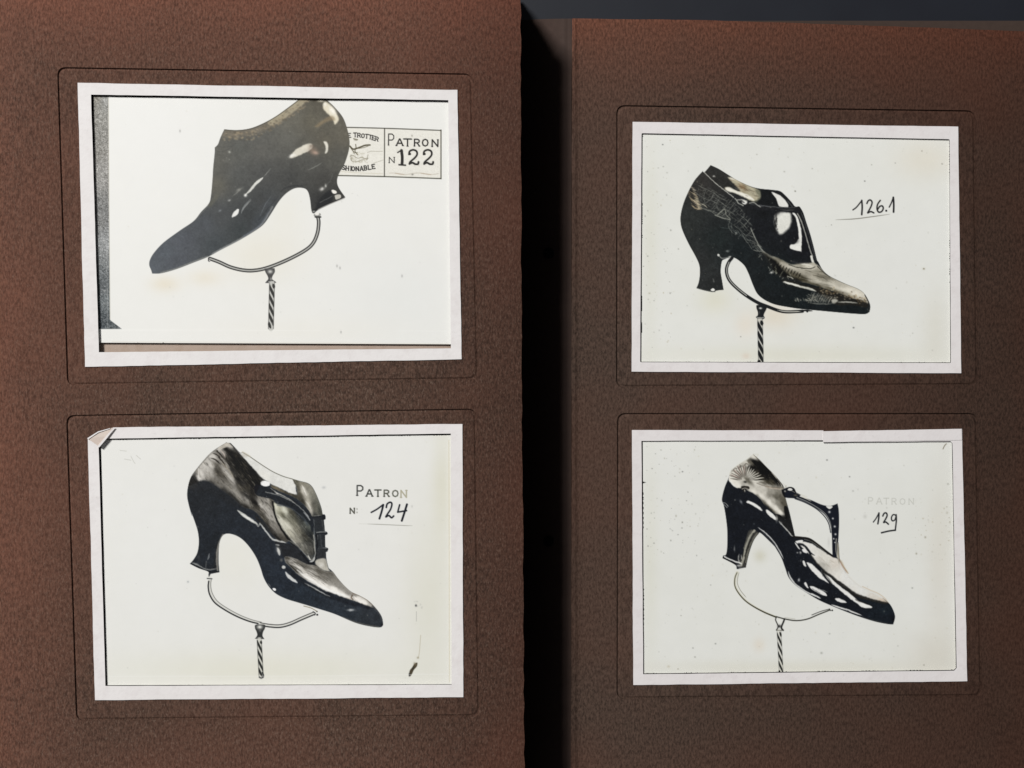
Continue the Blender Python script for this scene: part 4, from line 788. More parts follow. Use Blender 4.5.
    for ox, oy, x, y, r, col in ((600,90,292,254,1.0,(40,40,40)),(600,90,365,740,.9,(110,110,100)),(790,90,348,424,1.0,(50,50,50)),(790,90,614,284,.9,(110,100,90)),(790,90,708,344,1.0,(100,96,90)),(790,90,193,628,.8,(100,100,96)),(790,90,25,472,1.0,(120,120,110)),(790,240,623,134,1.6,(150,140,110)),(790,240,623,134,.7,(70,66,60)),(790,240,296,408,1.2,(40,42,42)),(600,240,655,450,.9,(110,110,104)),(600,240,222,75,1.0,(110,112,106)),(600,240,230,248,1.4,(170,168,150)),(600,90,730,300,1.0,(160,160,150)),(600,90,858,380,1.2,(160,160,150)),(600,90,988,366,1.0,(150,150,140)),(600,90,312,385,1.1,(170,172,164)),(600,90,908,470,1.0,(110,108,96)),(790,90,490,340,.9,(130,130,124)),(790,90,380,348,.9,(140,140,130))):
        c.org(ox, oy, 4.6545); (px, py), = c.P([(x, y)]); c.blob(px, py, r*.75, r*.62, col, .6, raw=True)
    return c

# ---------------------------------------------------------------- picture 4: patent strap shoe, number 129
def paint_129():
    c = Cv(638, 436, 960, 678, (229, 230, 225), 9)
    for x, y, rx, ry, col, a in ((760,556,6,6,(206,204,184),.6),(759,645,6,7,(224,210,190),.4),(650,560,8,100,(222,222,210),.6),(940,560,14,90,(221,218,208),.7),(800,668,160,8,(218,216,202),.6),(800,460,120,20,(231,232,228),.6),(935,655,30,24,(214,210,198),.6)):
        c.blob(x, y, rx, ry, col, a, raw=True)
    nv = (17,22,32); o = []
    def add(ox, oy, pts): c.org(ox, oy); o.extend(c.P(pts))
    add(712,445, [(330,75),(330,75),(380,118),(440,180),(500,240),(560,312),(575,345),(590,430),(620,540),(665,735),(665,735)])
    add(712,505, [(700,258),(780,270),(850,318),(910,368),(965,410),(965,410),(1010,420)])
    add(775,540, [(520,180),(570,265),(630,330),(700,385),(800,425),(860,462),(915,510),(945,560),(960,615),(945,675),(945,675),(900,672),(800,652),(680,615),(560,570),(450,525),(350,480),(250,420),(165,362),(110,300),(80,220),(50,140),(0,55)])
    add(712,505, [(500,330),(450,280),(390,225),(370,232),(330,290),(295,390),(270,500),(270,500),(235,505),(200,512),(185,478),(85,425),(85,425),(90,405),(112,395),(122,330),(122,200),(112,100),(95,5)])
    add(712,445, [(80,445),(85,400),(105,330),(135,260),(155,205),(210,160),(280,115),(330,75)])
    m = c.poly(o, nv, raw=True, lab='printed_shoe', soft=.4)
    c.org(712, 445)
    # upper counter, silvery
    uc = c.poly([(330,75),(380,118),(440,180),(500,240),(560,312),(575,345),(590,430),(600,470),(600,590),(540,570),(440,500),(400,450),(350,400),(300,370),(250,345),(190,340),(140,290),(140,240),(160,200),(210,160),(280,115)], (206,202,188), soft=.6, clip=m)
    c.field(uc*m, [(330,90,(226,222,206)),(290,130,(220,214,196)),(320,140,(60,56,46)),(350,160,(44,44,40)),(400,200,(42,42,40)),(440,250,(60,56,48)),(480,300,(110,100,84)),(500,270,(70,66,56)),(540,335,(150,140,120)),(450,310,(130,120,100)),(540,370,(84,86,78)),(570,420,(104,106,98)),(500,400,(160,160,146)),(460,380,(190,190,176)),(430,400,(220,220,206)),(520,460,(130,130,118)),(540,540,(150,148,134)),(500,500,(228,226,214)),(440,450,(222,220,204)),(380,360,(214,212,196)),(320,340,(222,218,200)),(250,310,(214,208,188)),(180,300,(230,228,216)),(200,220,(222,214,200)),(270,210,(190,180,158)),(230,260,(214,206,190)),(580,500,(60,62,58)),(350,280,(190,184,164)),(380,420,(190,190,176))], p=3.2)
    c.org(710, 445, 6.4)
    c.field(uc*m, [(x, y, (v+3, v-1, v-13) if v > 60 else (v, v, v)) for x, y, v in ((275,75,215),(230,110,205),(252,105,110),(290,110,34),(330,130,34),(280,150,46),(330,180,38),(370,160,40),(400,200,38),(360,210,54),(430,240,54),(400,240,84),(340,230,130),(370,240,74),(300,180,100),(330,215,84),(420,270,150),(460,285,150),(380,262,180),(300,250,210),(340,270,200),(250,270,195),(180,260,222),(140,240,222),(170,190,212),(200,160,206),(230,190,190),(240,222,110),(210,215,196),
        (280,300,222),(330,330,222),(296,332,110),(380,370,226),(336,372,96),(420,402,222),(388,424,74),(450,430,226),(380,318,150),(420,330,116),(460,340,110),(430,368,140),(470,380,100),(460,410,140),(490,430,44),(480,470,60),(350,300,196),(280,344,50),(230,300,60),(410,355,190),(400,300,160))], p=4, eps=2.0, ang=43, ratio=2.0); c.contrast(uc*m, 1.2, -8)
    c.org(712, 445)
    c.line([(430,330),(480,345),(550,352)], 1.6, (196,178,156), a=.8, clip=m, soft=.6); c.line([(360,305),(430,330),(540,345)], 1.0, (110,100,84), a=.5, clip=m)
    c.hatch(c.poly([(300,130),(350,110),(560,330),(440,300),(330,200)], None)*m, 750, 460, 780, 486, 45, 130, 2, .5, [(20,22,22),(96,90,76),(30,28,24),(140,132,112)], .5)
    # radiating pleats
    cx, cy = 265, 285
    for k in range(17):
        an = math.radians(-172+k*10.5); r0 = 26+c.rng.rand()*14; r1 = 118+c.rng.rand()*34+(30 if k > 13 else 0)
        a0 = (cx+math.cos(an)*r0, cy+math.sin(an)*r0*.9); a1 = (cx+math.cos(an)*r1, cy+math.sin(an)*r1)
        c.line([a0, ((a0[0]+a1[0])/2+4, (a0[1]+a1[1])/2), a1], 1.0, (84,74,64) if k < 9 else (36,32,28), a=.75, clip=m, taper=.3)
        if k > 8: an += .09; c.line([(cx+math.cos(an)*r0, cy+math.sin(an)*r0), (cx+math.cos(an)*(r1-20), cy+math.sin(an)*(r1-20))], 1.1, (232,228,212), a=.85, clip=m, taper=.3)
        elif k % 2: an += .07; c.line([(cx+math.cos(an)*(r0+20), cy+math.sin(an)*(r0+20)), (cx+math.cos(an)*r1, cy+math.sin(an)*r1)], 1.0, (150,112,100), a=.5, clip=m, taper=.3)
    for x, y in ((145,210),(180,190),(225,172),(270,155),(300,135)): c.line([(x-8,y+8),(x,y-6),(x+14,y-2)], 1.0, (110,104,92), a=.85, clip=m)
    c.blob(265, 295, 14, 8, (24,24,24), .85, clip=m); c.poly([(235,330),(290,330),(300,350),(270,360),(258,390),(240,360)], (34,30,26), soft=.5, a=.85, clip=m); c.line([(262,360),(262,385)], .9, (210,204,188), a=.9, clip=m); c.line([(240,352),(262,345),(285,352)], .7, (210,204,188), a=.8, clip=m)
    # dark body edges
    c.poly([(130,290),(150,320),(200,350),(240,375),(300,375),(350,410),(400,460),(470,520),(540,580),(600,610),(640,720),(500,680),(300,640),(90,640),(90,470),(85,400),(105,330)], nv, soft=1.2, clip=m)
    c.poly([(575,500),(605,500),(640,610),(670,740),(630,720),(560,640),(500,560),(545,560),(590,600)], (26,27,28), soft=.6, clip=m)
    c.line([(130,275),(160,310),(195,342)], 1.2, (236,236,228), a=.9, clip=m, taper=.3)
    c.line([(335,80),(400,140),(480,220),(560,315)], .6, (110,102,84), a=.9, clip=m); c.line([(480,220),(545,300),(560,330)], .9, (222,216,200), a=.8, clip=m); c.line([(330,75),(370,75),(350,100)], .5, (196,190,168), a=.5)
    c.line([(520,268),(560,318),(575,345)], .7, (50,44,36), a=.8, clip=m)
    # highlights along the topline of the sole
    c.poly([(275,460),(290,445),(330,462),(375,490),(402,522),(395,528),(350,500),(310,475)], (238,238,232), soft=.45, clip=m); c.poly([(430,525),(445,520),(480,545),(508,575),(510,600),(490,590),(450,560)], (238,238,232), soft=.45, clip=m)
    c.blob(517, 590, 8, 22, (190,190,180), .9, ang=0, clip=m); c.line([(535,610),(560,640),(600,680),(640,725),(660,730)], 1.1, (206,206,198), a=.9, clip=m, taper=.15); c.blob(548, 622, 12, 8, (150,152,146), .7, ang=40, clip=m); c.blob(232, 455, 8, 16, (150,156,160), .8, ang=-30, clip=m)
    c.line([(80,460),(110,468),(128,492)], .8, (170,174,172), a=.8, clip=m); c.line([(95,475),(120,500)], .7, (200,202,198), a=.6, clip=m)
    c.blob(335, 632, 7, 8, (70,76,84), .8, clip=m)
    c.org(712, 505)
    c.line([(368,180),(430,225),(490,290),(530,350),(572,430)], 1.1, (214,216,212), a=.95, clip=m, taper=.15, soft=.4); c.line([(400,212),(450,262),(500,320),(545,400)], .8, (90,94,98), a=.4, clip=m)
    # heel breast with reflections
    c.poly([(300,200),(375,222),(345,280),(310,350),(290,420),(275,500),(235,500),(215,460),(250,380),(265,300)], (56,56,52), soft=.5, clip=m)
    c.line([(340,205),(300,260),(270,340),(255,420),(235,480)], 2.0, (168,166,146), a=.9, clip=m, soft=.5); c.line([(362,225),(320,290),(290,370),(270,460)], 1.2, (112,110,94), a=.9, clip=m); c.line([(318,205),(280,270),(255,350)], .9, (96,96,86), a=.8, clip=m); c.line([(330,230),(290,320),(262,410)], .7, (30,28,26), a=.9, clip=m)
    c.blob(180, 350, 5, 22, (120,124,122), .9, clip=m); c.line([(215,390),(212,440),(225,470)], 1.1, (176,176,168), a=.85, clip=m, taper=.3); c.line([(232,395),(240,440)], .8, (200,198,186), a=.8, clip=m, taper=.3)
    c.line([(100,412),(150,438),(200,458),(235,470)], 1.3, (232,232,226), a=.95, clip=m); c.line([(88,424),(140,452),(188,474)], 1.6, (14,16,20), a=.95, clip=m); c.blob(215, 485, 20, 8, (206,206,198), .9, clip=m); c.blob(225,505,14,5,(140,140,134),.9)
    hm = c.poly([(340,215),(340,215),(300,300),(280,400),(275,520),(190,520),(70,425),(110,390),(124,300),(120,215),(120,215)], None); c.lab[(hm > .5) & (c.lab == c.lid('printed_shoe'))] = c.lid('heel')
    # shank bottom edge: pale welt line
    c.line([(612,530),(625,575),(660,625),(720,675),(790,712),(870,745)], 1.2, (220,222,218), a=.95, clip=m, taper=.12, soft=.4)
    c.org(775, 540)
    c.line([(280,425),(320,442),(362,468)], 1.3, (222,224,220), a=.95, clip=m, taper=.2); c.line([(450,518),(540,548),(620,575),(695,603)], 1.4, (230,230,224), a=.95, clip=m, taper=.2, soft=.4)
    # vamp: white reflection
    vp = c.poly([(195,30),(225,15),(290,30),(340,60),(400,100),(450,130),(500,150),(520,180),(570,265),(630,330),(700,385),(800,425),(860,462),(905,510),(880,515),(800,495),(720,475),(650,440),(600,405),(540,370),(480,320),(420,275),(350,225),(300,170),(290,130),(240,80)], (226,225,216), soft=.7, clip=m)
    c.field(vp*m, [(250,40,(232,230,222)),(300,120,(230,228,218)),(400,150,(226,222,208)),(480,190,(222,212,196)),(500,270,(228,224,212)),(600,340,(229,229,222)),(700,400,(229,229,223)),(820,450,(228,222,208)),(850,480,(226,206,180)),(880,505,(190,170,144)),(560,280,(228,228,222)),(380,200,(190,186,172)),(620,400,(226,224,214))], p=3)
    c.hatch(vp*m, 805, 553, 836, 566, 38, 50, 3, .5, [(150,132,104),(206,196,176),(240,238,230)], .4)
    for dx in range(4): c.line([(505+dx*10,140+dx*8),(535+dx*8,200+dx*6),(580+dx*4,268)], .6, [(190,140,110),(120,96,70),(176,160,130),(206,196,176)][dx], a=.75, taper=.2)
    for dx in range(5): c.line([(640,180+dx*0),(650,260),(700,330)] if dx == 9 else [(590+dx*22,300+dx*16),(612+dx*22,318+dx*16)], .5, (210,204,190), a=.4)
    c.line([(572,268),(632,332),(702,388),(802,428),(856,462)], 1.3, (226,225,217), a=.95, soft=.5); c.line([(700,372),(760,400),(830,430),(880,468),(908,505)], .8, (190,160,124), a=.5, soft=.6)
    # dark streaks separating highlights
    c.line([(280,120),(330,190),(400,260),(480,320),(560,380),(640,440),(700,465),(780,490),(900,520)], 2.6, (24,24,22), w2=5.0, a=.92, clip=m, soft=.8); c.poly([(225,85),(290,130),(330,190),(380,235),(350,250),(300,210),(240,150)], nv, soft=.6, clip=m)
    c.blob(700, 470, 60, 14, (40,34,26), .6, ang=22, clip=m); c.poly([(640,455),(700,470),(800,495),(880,515),(915,510),(945,560),(960,615),(945,675),(800,650),(720,600),(700,560),(770,545),(740,520)], (18,26,36), soft=.7, clip=m); c.blob(880,560,50,40,(24,40,50),.6,clip=m)
    c.poly([(255,180),(290,190),(340,235),(375,270),(400,310),(430,345),(400,330),(350,300),(300,250),(265,205)], (234,234,228), soft=.5, clip=m)
    c.poly([(400,275),(440,300),(520,370),(600,430),(660,480),(720,510),(770,530),(765,545),(700,540),(660,510),(600,470),(530,410),(460,350),(415,305)], (234,234,228), soft=.5, clip=m)
    c.line([(390,265),(420,300),(450,340)], 1.0, (110,110,100), a=.8, clip=m); c.line([(370,240),(385,290)], .8, (90,90,84), a=.7, clip=m)
    for k in range(12): c.line([(640+k*11,470+k*4),(650+k*11,486+k*4)], .9, (30,26,22), a=.6, clip=m, taper=.3)
    c.poly([(220,170),(232,165),(250,205),(244,215),(228,200)], (232,232,226), soft=.4, clip=m); c.poly([(218,75),(240,72),(258,95),(250,105),(228,95)], (232,232,228), soft=.4, clip=m); c.blob(204, 100, 8, 10, (210,210,204), .95, clip=m); c.blob(180, 102, 8, 5, (160,162,160), .9, clip=m); c.blob(208, 165, 5, 10, (90,94,96), .8, clip=m)
    c.line([(160,20),(180,50),(200,75)], 1.3, (232,232,226), a=.95, clip=m, taper=.2); c.poly([(165,10),(215,0),(225,12),(190,30)], (232,232,226), soft=.4, clip=m)
    c.line([(190,30),(225,40),(260,72),(285,110)], 2.2, nv, clip=m, a=.95, soft=.5); c.line([(240,60),(280,100),(320,125)], 1.4, nv, a=.85, clip=m, taper=.3)
    c.poly([(230,345),(245,338),(262,370),(268,385),(250,378),(238,362)], (232,232,228), soft=.4, clip=m); c.poly([(280,370),(310,372),(350,392),(400,420),(415,448),(380,440),(330,415),(292,392)], (234,234,230), soft=.45, clip=m); c.line([(340,398),(380,402),(420,416)], .8, (180,182,180), a=.8, clip=m, taper=.3); c.line([(300,390),(360,425)], .5, (60,60,60), a=.7, clip=m)
    c.poly([(480,470),(510,464),(545,480),(572,500),(540,500),(505,490)], (234,234,230), soft=.45, clip=m); c.blob(192, 320, 8, 13, (200,204,204), .9, ang=20, clip=m)
    c.line([(105,250),(120,300),(160,350),(250,412)], .9, (196,198,194), a=.8, clip=m, taper=.2)
    c.blob(948, 640, 12, 26, (12,12,18), .8, clip=m)
    c.line([(700,620),(800,645),(900,668)], .6, (90,88,78), a=.5, clip=m)
    # collar line of the vamp
    c.org(712, 505)
    c.line([(650,255),(710,260),(780,272),(850,320),(910,368),(970,412)], 1.9, (26,24,22), soft=.4, lab='printed_shoe'); c.line([(740,275),(790,290),(850,330),(900,372)], .7, (130,126,112), a=.7)
    # strap
    st = []; c.org(770, 480)
    sp = [(95,85),(130,62),(165,56),(190,66),(205,95),(245,118),(240,132),(300,150),(340,165),(400,192),(450,206),(490,206),(540,188),(540,188),(550,240),(553,330),(550,420),(545,500),(540,560),(535,615),(505,615),(498,560),(495,450),(482,360),(445,285),(380,232),(290,180),(210,150),(130,142),(110,128)]
    sm = c.poly(sp, (20,24,34), soft=.4, lab='strap')
    c.line([(215,140),(290,170),(370,215),(440,268),(478,330),(490,390)], .8, (206,206,196), a=.6, clip=sm); c.line([(200,150),(280,180),(370,230),(435,290),(470,350),(485,420)], .9, (20,24,34)); c.line([(240,118),(300,152),(330,170)], 1.4, (200,196,184), a=.8, clip=sm, taper=.3)
    c.line([(250,128),(300,150)], 1.6, (222,220,208), a=.9, taper=.3); c.line([(95,20),(180,90),(300,135)], .6, (190,184,166), a=.6, taper=.3)
    c.poly([(450,208),(490,208),(500,216),(478,232),(458,222)], (226,226,220), soft=.4, clip=sm)
    for x, y, r in ((475,256,9),(503,308,7),(518,372,8),(524,434,8),(510,470,6),(520,500,5)): c.blob(x, y, r, r, (214,216,214), 1, clip=sm, ang=30)
    c.line([(540,500),(545,560),(545,620),(555,680)], 1.4, (170,164,144), a=.9, taper=.3); c.line([(530,470),(528,560),(540,620)], .8, (190,188,176), a=.8); c.line([(548,500),(552,600),(560,660)], .6, (40,38,32), a=.8, taper=.3)
    c.blob(158, 75, 22, 10, (232,232,226), .95, ang=5, lab='buckle', hard=2.5); c.line([(125,95),(150,62),(188,68),(205,100)], 1.1, (16,16,18), lab='buckle'); c.blob(205, 122, 15, 7, (96,90,74), .9, clip=sm); c.blob(120, 90, 8, 7, (200,198,186), .8); c.line([(60,20),(100,70),(130,45)], .5, (150,142,120), a=.7)
    c.blob(470, 500, 10, 40, (200,200,196), .5)
    c.org(712, 445); c.line([(140,235),(155,203),(210,158),(280,117),(328,78)], .9, (226,224,212), a=.8, soft=.8)
    c.contrast(uc*m, 1.1, -8, 140); c.grain(m, 2.2); c.organic(m, .22, .06); c.desat(m, .35)
    # stand
    dk = (60,60,52)
    c.org(715, 580)
    W = [(178,-60),(162,-20),(160,40),(185,95),(240,160),(310,210),(400,258),(490,295)]
    c.line(W, 2.6, (212,210,192), a=.9, lab='display_stand', w2=1.6)
    c.line([(x-2,y+2) for x, y in W], .75, (64,62,48), w2=1.5, lab='display_stand'); c.line([(194,-62),(182,-20),(180,30),(205,85),(250,140)], .6, (130,128,108), a=.8, taper=.1, lab='display_stand')
    c.line([(490,293),(560,312),(650,325),(740,312),(830,275),(920,240)], 1.2, (52,52,46), lab='display_stand'); c.line([(775,280),(850,250),(918,232)], .7, (40,40,38), lab='display_stand'); c.line([(915,232),(925,245)], .9, (50,50,48), lab='display_stand'); c.blob(938, 243, 7, 7, (60,62,60), 1, lab='display_stand', hard=2); c.line([(560,300),(640,312)], .5, (150,146,130), a=.6)
    c.line([(490,300),(485,320),(500,355),(505,375),(492,400)], 1.1, (50,50,46), lab='display_stand'); c.line([(556,312),(548,335),(535,365),(532,385),(545,402)], 1.7, (34,34,34), lab='display_stand'); c.blob(516, 325, 16, 14, (236,236,230), 1, lab='display_stand'); c.blob(515, 370, 14, 12, (40,40,40), .95, lab='display_stand'); c.line([(492,402),(545,402)], .9, (80,80,74), lab='display_stand')
    (ax, ay), (bx, by) = c.P([(512,410),(530,745)]); rod(c, ax, ay, bx, by, 4.1, 9.4, (34,36,34), (206,204,192), ph=.15, lw=1.45, fill=.45)
    # number and faded stamp
    c.org(790, 400, 4.6545); bk = (28,30,34)
    c.line([(388,568),(400,552),(412,530)], 1.15, bk, lab='lettering'); c.line([(414,526),(413,550),(409,576)], 1.54, bk, lab='lettering')
    c.line([(432,540),(438,528),(448,526),(452,538),(444,556),(436,570),(446,568),(458,578)], 1.47, bk, lab='lettering')
    c.line([(492,536),(480,534),(472,548),(476,562),(488,558),(494,540)], 1.28, bk, lab='lettering'); c.line([(494,534),(495,560),(492,590),(490,606)], 1.41, bk, lab='lettering'); c.line([(490,606),(460,610),(426,618)], 1.54, bk, lab='lettering')
    for ch, x, y, w, h in (('P',868.5,497.5,4.6,6.4),('A',876.6,498,5.2,6),('T',884,498.2,4.6,5.8),('R',892,498.4,4.4,5.8),('O',900,498.6,5,5.8),('N',909,498.6,5,5.8)):
        letter(c, ch, x, y, w, h, .9, (196,197,190), serif=.1, a=.75, lab='faded_stamp')
    c.lab[(c.lab == c.lid('faded_stamp'))] = c.lid('faded_stamp'); c.blob(865, 516.5, 1.8, 2, (200,200,194), .7, raw=True)
    c.line([(712,228),(720,212),(728,204)], .8, (110,100,80), a=.9)
    specks(c, 380, 643, 443, 950, 672, [(170,170,160),(190,186,170),(150,150,142),(196,188,164)], (.3,.8), .4)
    specks(c, 80, 645, 445, 700, 560, [(100,100,94),(150,146,130),(80,80,76)], (.3,.8), .6); specks(c, 40, 915, 500, 950, 560, [(130,124,104),(170,160,136)], (.3,1), .6)
    for x, y, r, col in ((682.5,471.7,1.1,(70,72,70)),(661,450,1,(140,140,130)),(682,528,1,(120,122,118)),(647,529,.9,(110,110,104)),(827,460,1.2,(70,70,70)),(849.6,476.7,1.1,(90,90,88)),(948,484,1.4,(150,150,140)),(912.3,588,1.2,(120,124,116)),(821.5,653,1.8,(150,152,144)),(715.5,643.7,1.2,(110,114,110)),(693,648,1,(110,110,104)),(695,657,1.1,(120,120,110)),(681,615.6,.9,(130,130,120)),(924,665,1.0,(110,108,96)),(829.6,633.7,1.3,(160,164,158)),(678,669,1,(130,126,110)),(668.6,666.5,2,(196,190,170)),(735,500,1.2,(140,142,136)),(710.7,585,.9,(130,130,126)),(853,491,1.3,(160,162,158))):
        c.blob(x, y, r*.72, r*.62, col, .6, raw=True)
    c.poly([(641,481),(646,482.4),(641,484)], (24,24,24), raw=True, smooth=False, soft=.4)
    return c
# ================================================================ the setting
SURF = {}
m_table, nt, b = mat('slate_tabletop'); v = coords(nt)
nt.links.new(mix(nt, noise(nt, v, 30, 4, .5), (.006, .007, .012), (.013, .016, .023)), b.inputs['Base Color']); b.inputs['Roughness'].default_value = .5; b.inputs['Specular IOR Level'].default_value = .3
bump(nt, b, noise(nt, v, 700, 2), .1, .0001)
me = mesh('tabletop', [(-1.2, -1.0, -.034), (1.2, -1.0, -.034), (1.2, 1.0, -.034), (-1.2, 1.0, -.034)], [[0, 1, 2, 3]])
tag(link('tabletop', me, m_table), kind='structure')

# ================================================================ the album
ZL = 0.0255                       # the left-hand leaf lies this much higher, on the turned pile
album = empty('photo_album', (0, 0, -.034))
tag(album, 'old brown photograph album lying open on a dark slate table', 'photo album')
X = lambda px: (px-512)*U
Y = lambda py: -(py-384)*U
m_left = brown_board('brown_board_left', (.073, .042, .030), (.185, .070, .044), (.165, .115, .088), [(0, X(-6), .062, .55), (1, Y(-10), .060, .85), (1, Y(815), .050, .45), (0, X(524), .045, 1.0, (.70, .62, .60))])  # rim is wear plus painted sheen; last term is painted shade by the gutter
m_right = brown_board('brown_board_right', (.063, .040, .030), (.125, .050, .031), (.085, .057, .043), [(0, X(1060), .150, .95, (.56, .46, .42)), (0, X(1056), .020, .4), (1, Y(14), .050, 1.05), (1, Y(830), .040, .55)])  # darker than the left board: weaker light and sheen put into its colour
m_hinge = plain('hinge_cloth_brown', (.050, .032, .026)); m_dark = plain('slot_shade_paper', (.012, .010, .010)); m_block = plain('leaf_edges_brown', (.05, .033, .026))  # slot floor near-black: shade of the deep slot put into its colour
m_frame = paper('white_mount_paper', (.79, .765, .755)); m_frame2 = paper('white_mount_paper_pinkish', (.76, .73, .725)); m_tan = paper('tan_backing_card', (.42, .33, .27), rough=.7, mott=(.85, .82, .78)); m_fold = paper('folded_corner_paper', (.60, .52, .46), mott=(.92, .86, .84))
m_hole = plain('binding_hole_black', (.004, .004, .004))

def leaf_face(name, outer, panels, openings, z, mat_, parent, thick=.0012, zf=None, step=11, extra=()):
    """one page: sheet with pressed plate marks round its windows and real window openings"""
    zf = zf or (lambda x, y: 0.0)
    co = []; ed = []; kind = []
    def loop(L, k):
        s = len(co); co.extend(Vector(p) for p in L); kind.extend([k]*len(L)); ed.extend((s+i, s+(i+1) % len(L)) for i in range(len(L)))
    loop(outer, 0)
    pl = []
    for q in panels:
        a = []
        for dd, dz in ((0, 0), (1.0, -.00058), (1.8, -.00058), (3.3, -.00030)):
            L = offset(q, dd); loop(jitter(L, 0, 8, 1) if False else L, dz); a.append((L, dz))
        pl.append(a)
    for h in openings: loop(h, -.00030)
    xs = [p[0] for p in outer]; ys = [p[1] for p in outer]; r = random.Random(4)
    y = min(ys)+6
    while y < max(ys)-4:
        x = min(xs)+6
        while x < max(xs)-4:
            p = (x+r.random()*2, y+r.random()*2); ok = bool(inside(np.array(p[0]), np.array(p[1]), outer)) and not any(inside(np.array(p[0]), np.array(p[1]), h) for h in openings)
            k = 0
            for a in pl:
                dout = dist(np.array([[p[0]]]), np.array([[p[1]]]), a[0][0], True)[0][0, 0]; ins = bool(inside(np.array(p[0]), np.array(p[1]), a[0][0]))
                if dout < 6.0: ok = False
                elif ins: k = -.00030
            if ok: co.append(Vector(p)); kind.append(k)
            x += step
        for xe, ze in extra:
            for q in range(3): co.append(Vector((xe, y+q*step/3))); kind.append(ze)
        y += step
    ov, oe, of, vm, _, _ = delaunay_2d_cdt(co, ed, [], 0, 1e-6)
    zz = [(min if min((kind[s] for s in src), default=0) < 0 else max)((kind[s] for s in src), default=0) for src in vm]
    vs = [W(v.x, v.y, z+zz[i]+zf(v.x, v.y)) for i, v in enumerate(ov)]
    fs = []
    for f in of:
        cx = sum(ov[i].x for i in f)/3; cy = sum(ov[i].y for i in f)/3
        if not inside(np.array(cx), np.array(cy), outer) or any(inside(np.array(cx), np.array(cy), h) for h in openings): continue
        fs.append(list(reversed(f)))
    mp = {}
    for i, src in enumerate(vm):
        for s_ in src: mp[s_] = i
    n0 = len(vs)
    # cut edges: outline and openings
    s = 0; loops = [list(range(len(outer)))]; pos = len(outer)
    for q in panels: pos += len(q)*4
    for h in openings: loops.append(list(range(pos, pos+len(h)))); pos += len(h)
    for li, L in enumerate(loops):
        t = thick if li == 0 else .00028; base = len(vs)
        for i in L: v = ov[mp[i]]; vs.append(W(v.x, v.y, z+zz[mp[i]]+zf(v.x, v.y)-t))
        for k in range(len(L)):
            a, b_ = mp[L[k]], mp[L[(k+1) % len(L)]]
            if a != b_: fs.append([a, b_, base+(k+1) % len(L), base+k])
    me = mesh(name, vs, fs)
    o = link(name, me, mat_, parent); return o

# plate marks, mount outlines, window openings (plan units)
PAN = {'122': rrect([(57, 67), (472.5, 73.5), (479, 380), (67, 386)], 9), '124': rrect([(66, 415), (476.5, 408.5), (480.5, 717), (76, 721)], 9),
       '126': rrect([(616.3, 105), (975.2, 110.4), (978.5, 386), (616, 388)], 9), '129': rrect([(617, 413), (977.5, 413), (982.5, 697), (616.5, 699.5)], 9)}
OUT = {'122': [(77.6, 82.7), (457.4, 89.8), (461.6, 359.2), (85.0, 366.8)],
       '124': [(87.8, 439), (98, 445.2), (113, 427.4), (462.4, 424.0), (463.3, 697.2), (95, 700.2)],
       '126': [(632.6, 121.8), (958.2, 126.6), (961.3, 373.2), (631.6, 371.6)],
       '129': [(631.9, 430.0), (823.4, 430.4), (823.4, 431.6), (962.0, 428.8), (967.3, 681.2), (633.3, 685.0)]}
INN = {'122': [(91.0, 94.6), (448.3, 100.2), (450.9, 348.3), (98.9, 352.2)],
       '124': [(98.6, 447.6), (107.5, 438.6), (450.8, 433.6), (451.6, 684.6), (105.4, 685.9)],
       '126': rrect([(641.6, 133.2), (949.6, 139.2), (950.9, 363.0), (640.2, 362.2)], 1.2, 3),
       '129': [(641.4, 440.9), (823.2, 440.3), (823.2, 442.4), (950.4, 441.2), (952.4, 443.2), (956.6, 668.0), (954.2, 670.6), (643.2, 674.2)]}
PRT = {'122': [(93.4, 96.6), (454, 102.0), (453.6, 344.3), (97.0, 342.6)],
       '124': [(100.9, 440.0), (455.5, 434.9), (455.3, 684.1), (107.0, 685.2)],
       '126': [(642.6, 134.1), (949.3, 139.7), (950.3, 362.4), (641.4, 361.7)],
       '129': [(642.8, 441.2), (951.0, 442.0), (951.9, 443.6), (955.9, 667.8), (953.8, 669.9), (644.0, 673.4)]}

def bowl(x, y):       # the raised leaf sags slightly to the left and dips at the lower left rim
    return -.0016*max(0, (60-x)/80.0)**2
left_outer = jitter([(-16, -10), (520.6, -10), (521.4, 300), (524.6, 802), (-10, 802)], 0, 12, 3)
left_outer = [(x+(random.Random(int(y*7)).random()-.5)*1.3 if x > 500 and 0 < y < 768 else x, y) for x, y in left_outer]
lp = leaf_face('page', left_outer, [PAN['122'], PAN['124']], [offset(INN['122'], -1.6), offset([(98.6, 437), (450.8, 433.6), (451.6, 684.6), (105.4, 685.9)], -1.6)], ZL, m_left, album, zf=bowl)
tag(lp, 'raised left page, redder at its outer edge')
right_outer = jitter([(572, 18.4), (700, 20.0), (860, 25.2), (1052, 32.2), (1056, 806), (570.8, 806)], .25, 12, 5)
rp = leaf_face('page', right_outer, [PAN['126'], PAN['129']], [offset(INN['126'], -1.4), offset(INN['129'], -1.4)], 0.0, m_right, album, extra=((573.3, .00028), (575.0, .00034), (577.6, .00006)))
tag(rp, 'lower right page, darker brown')

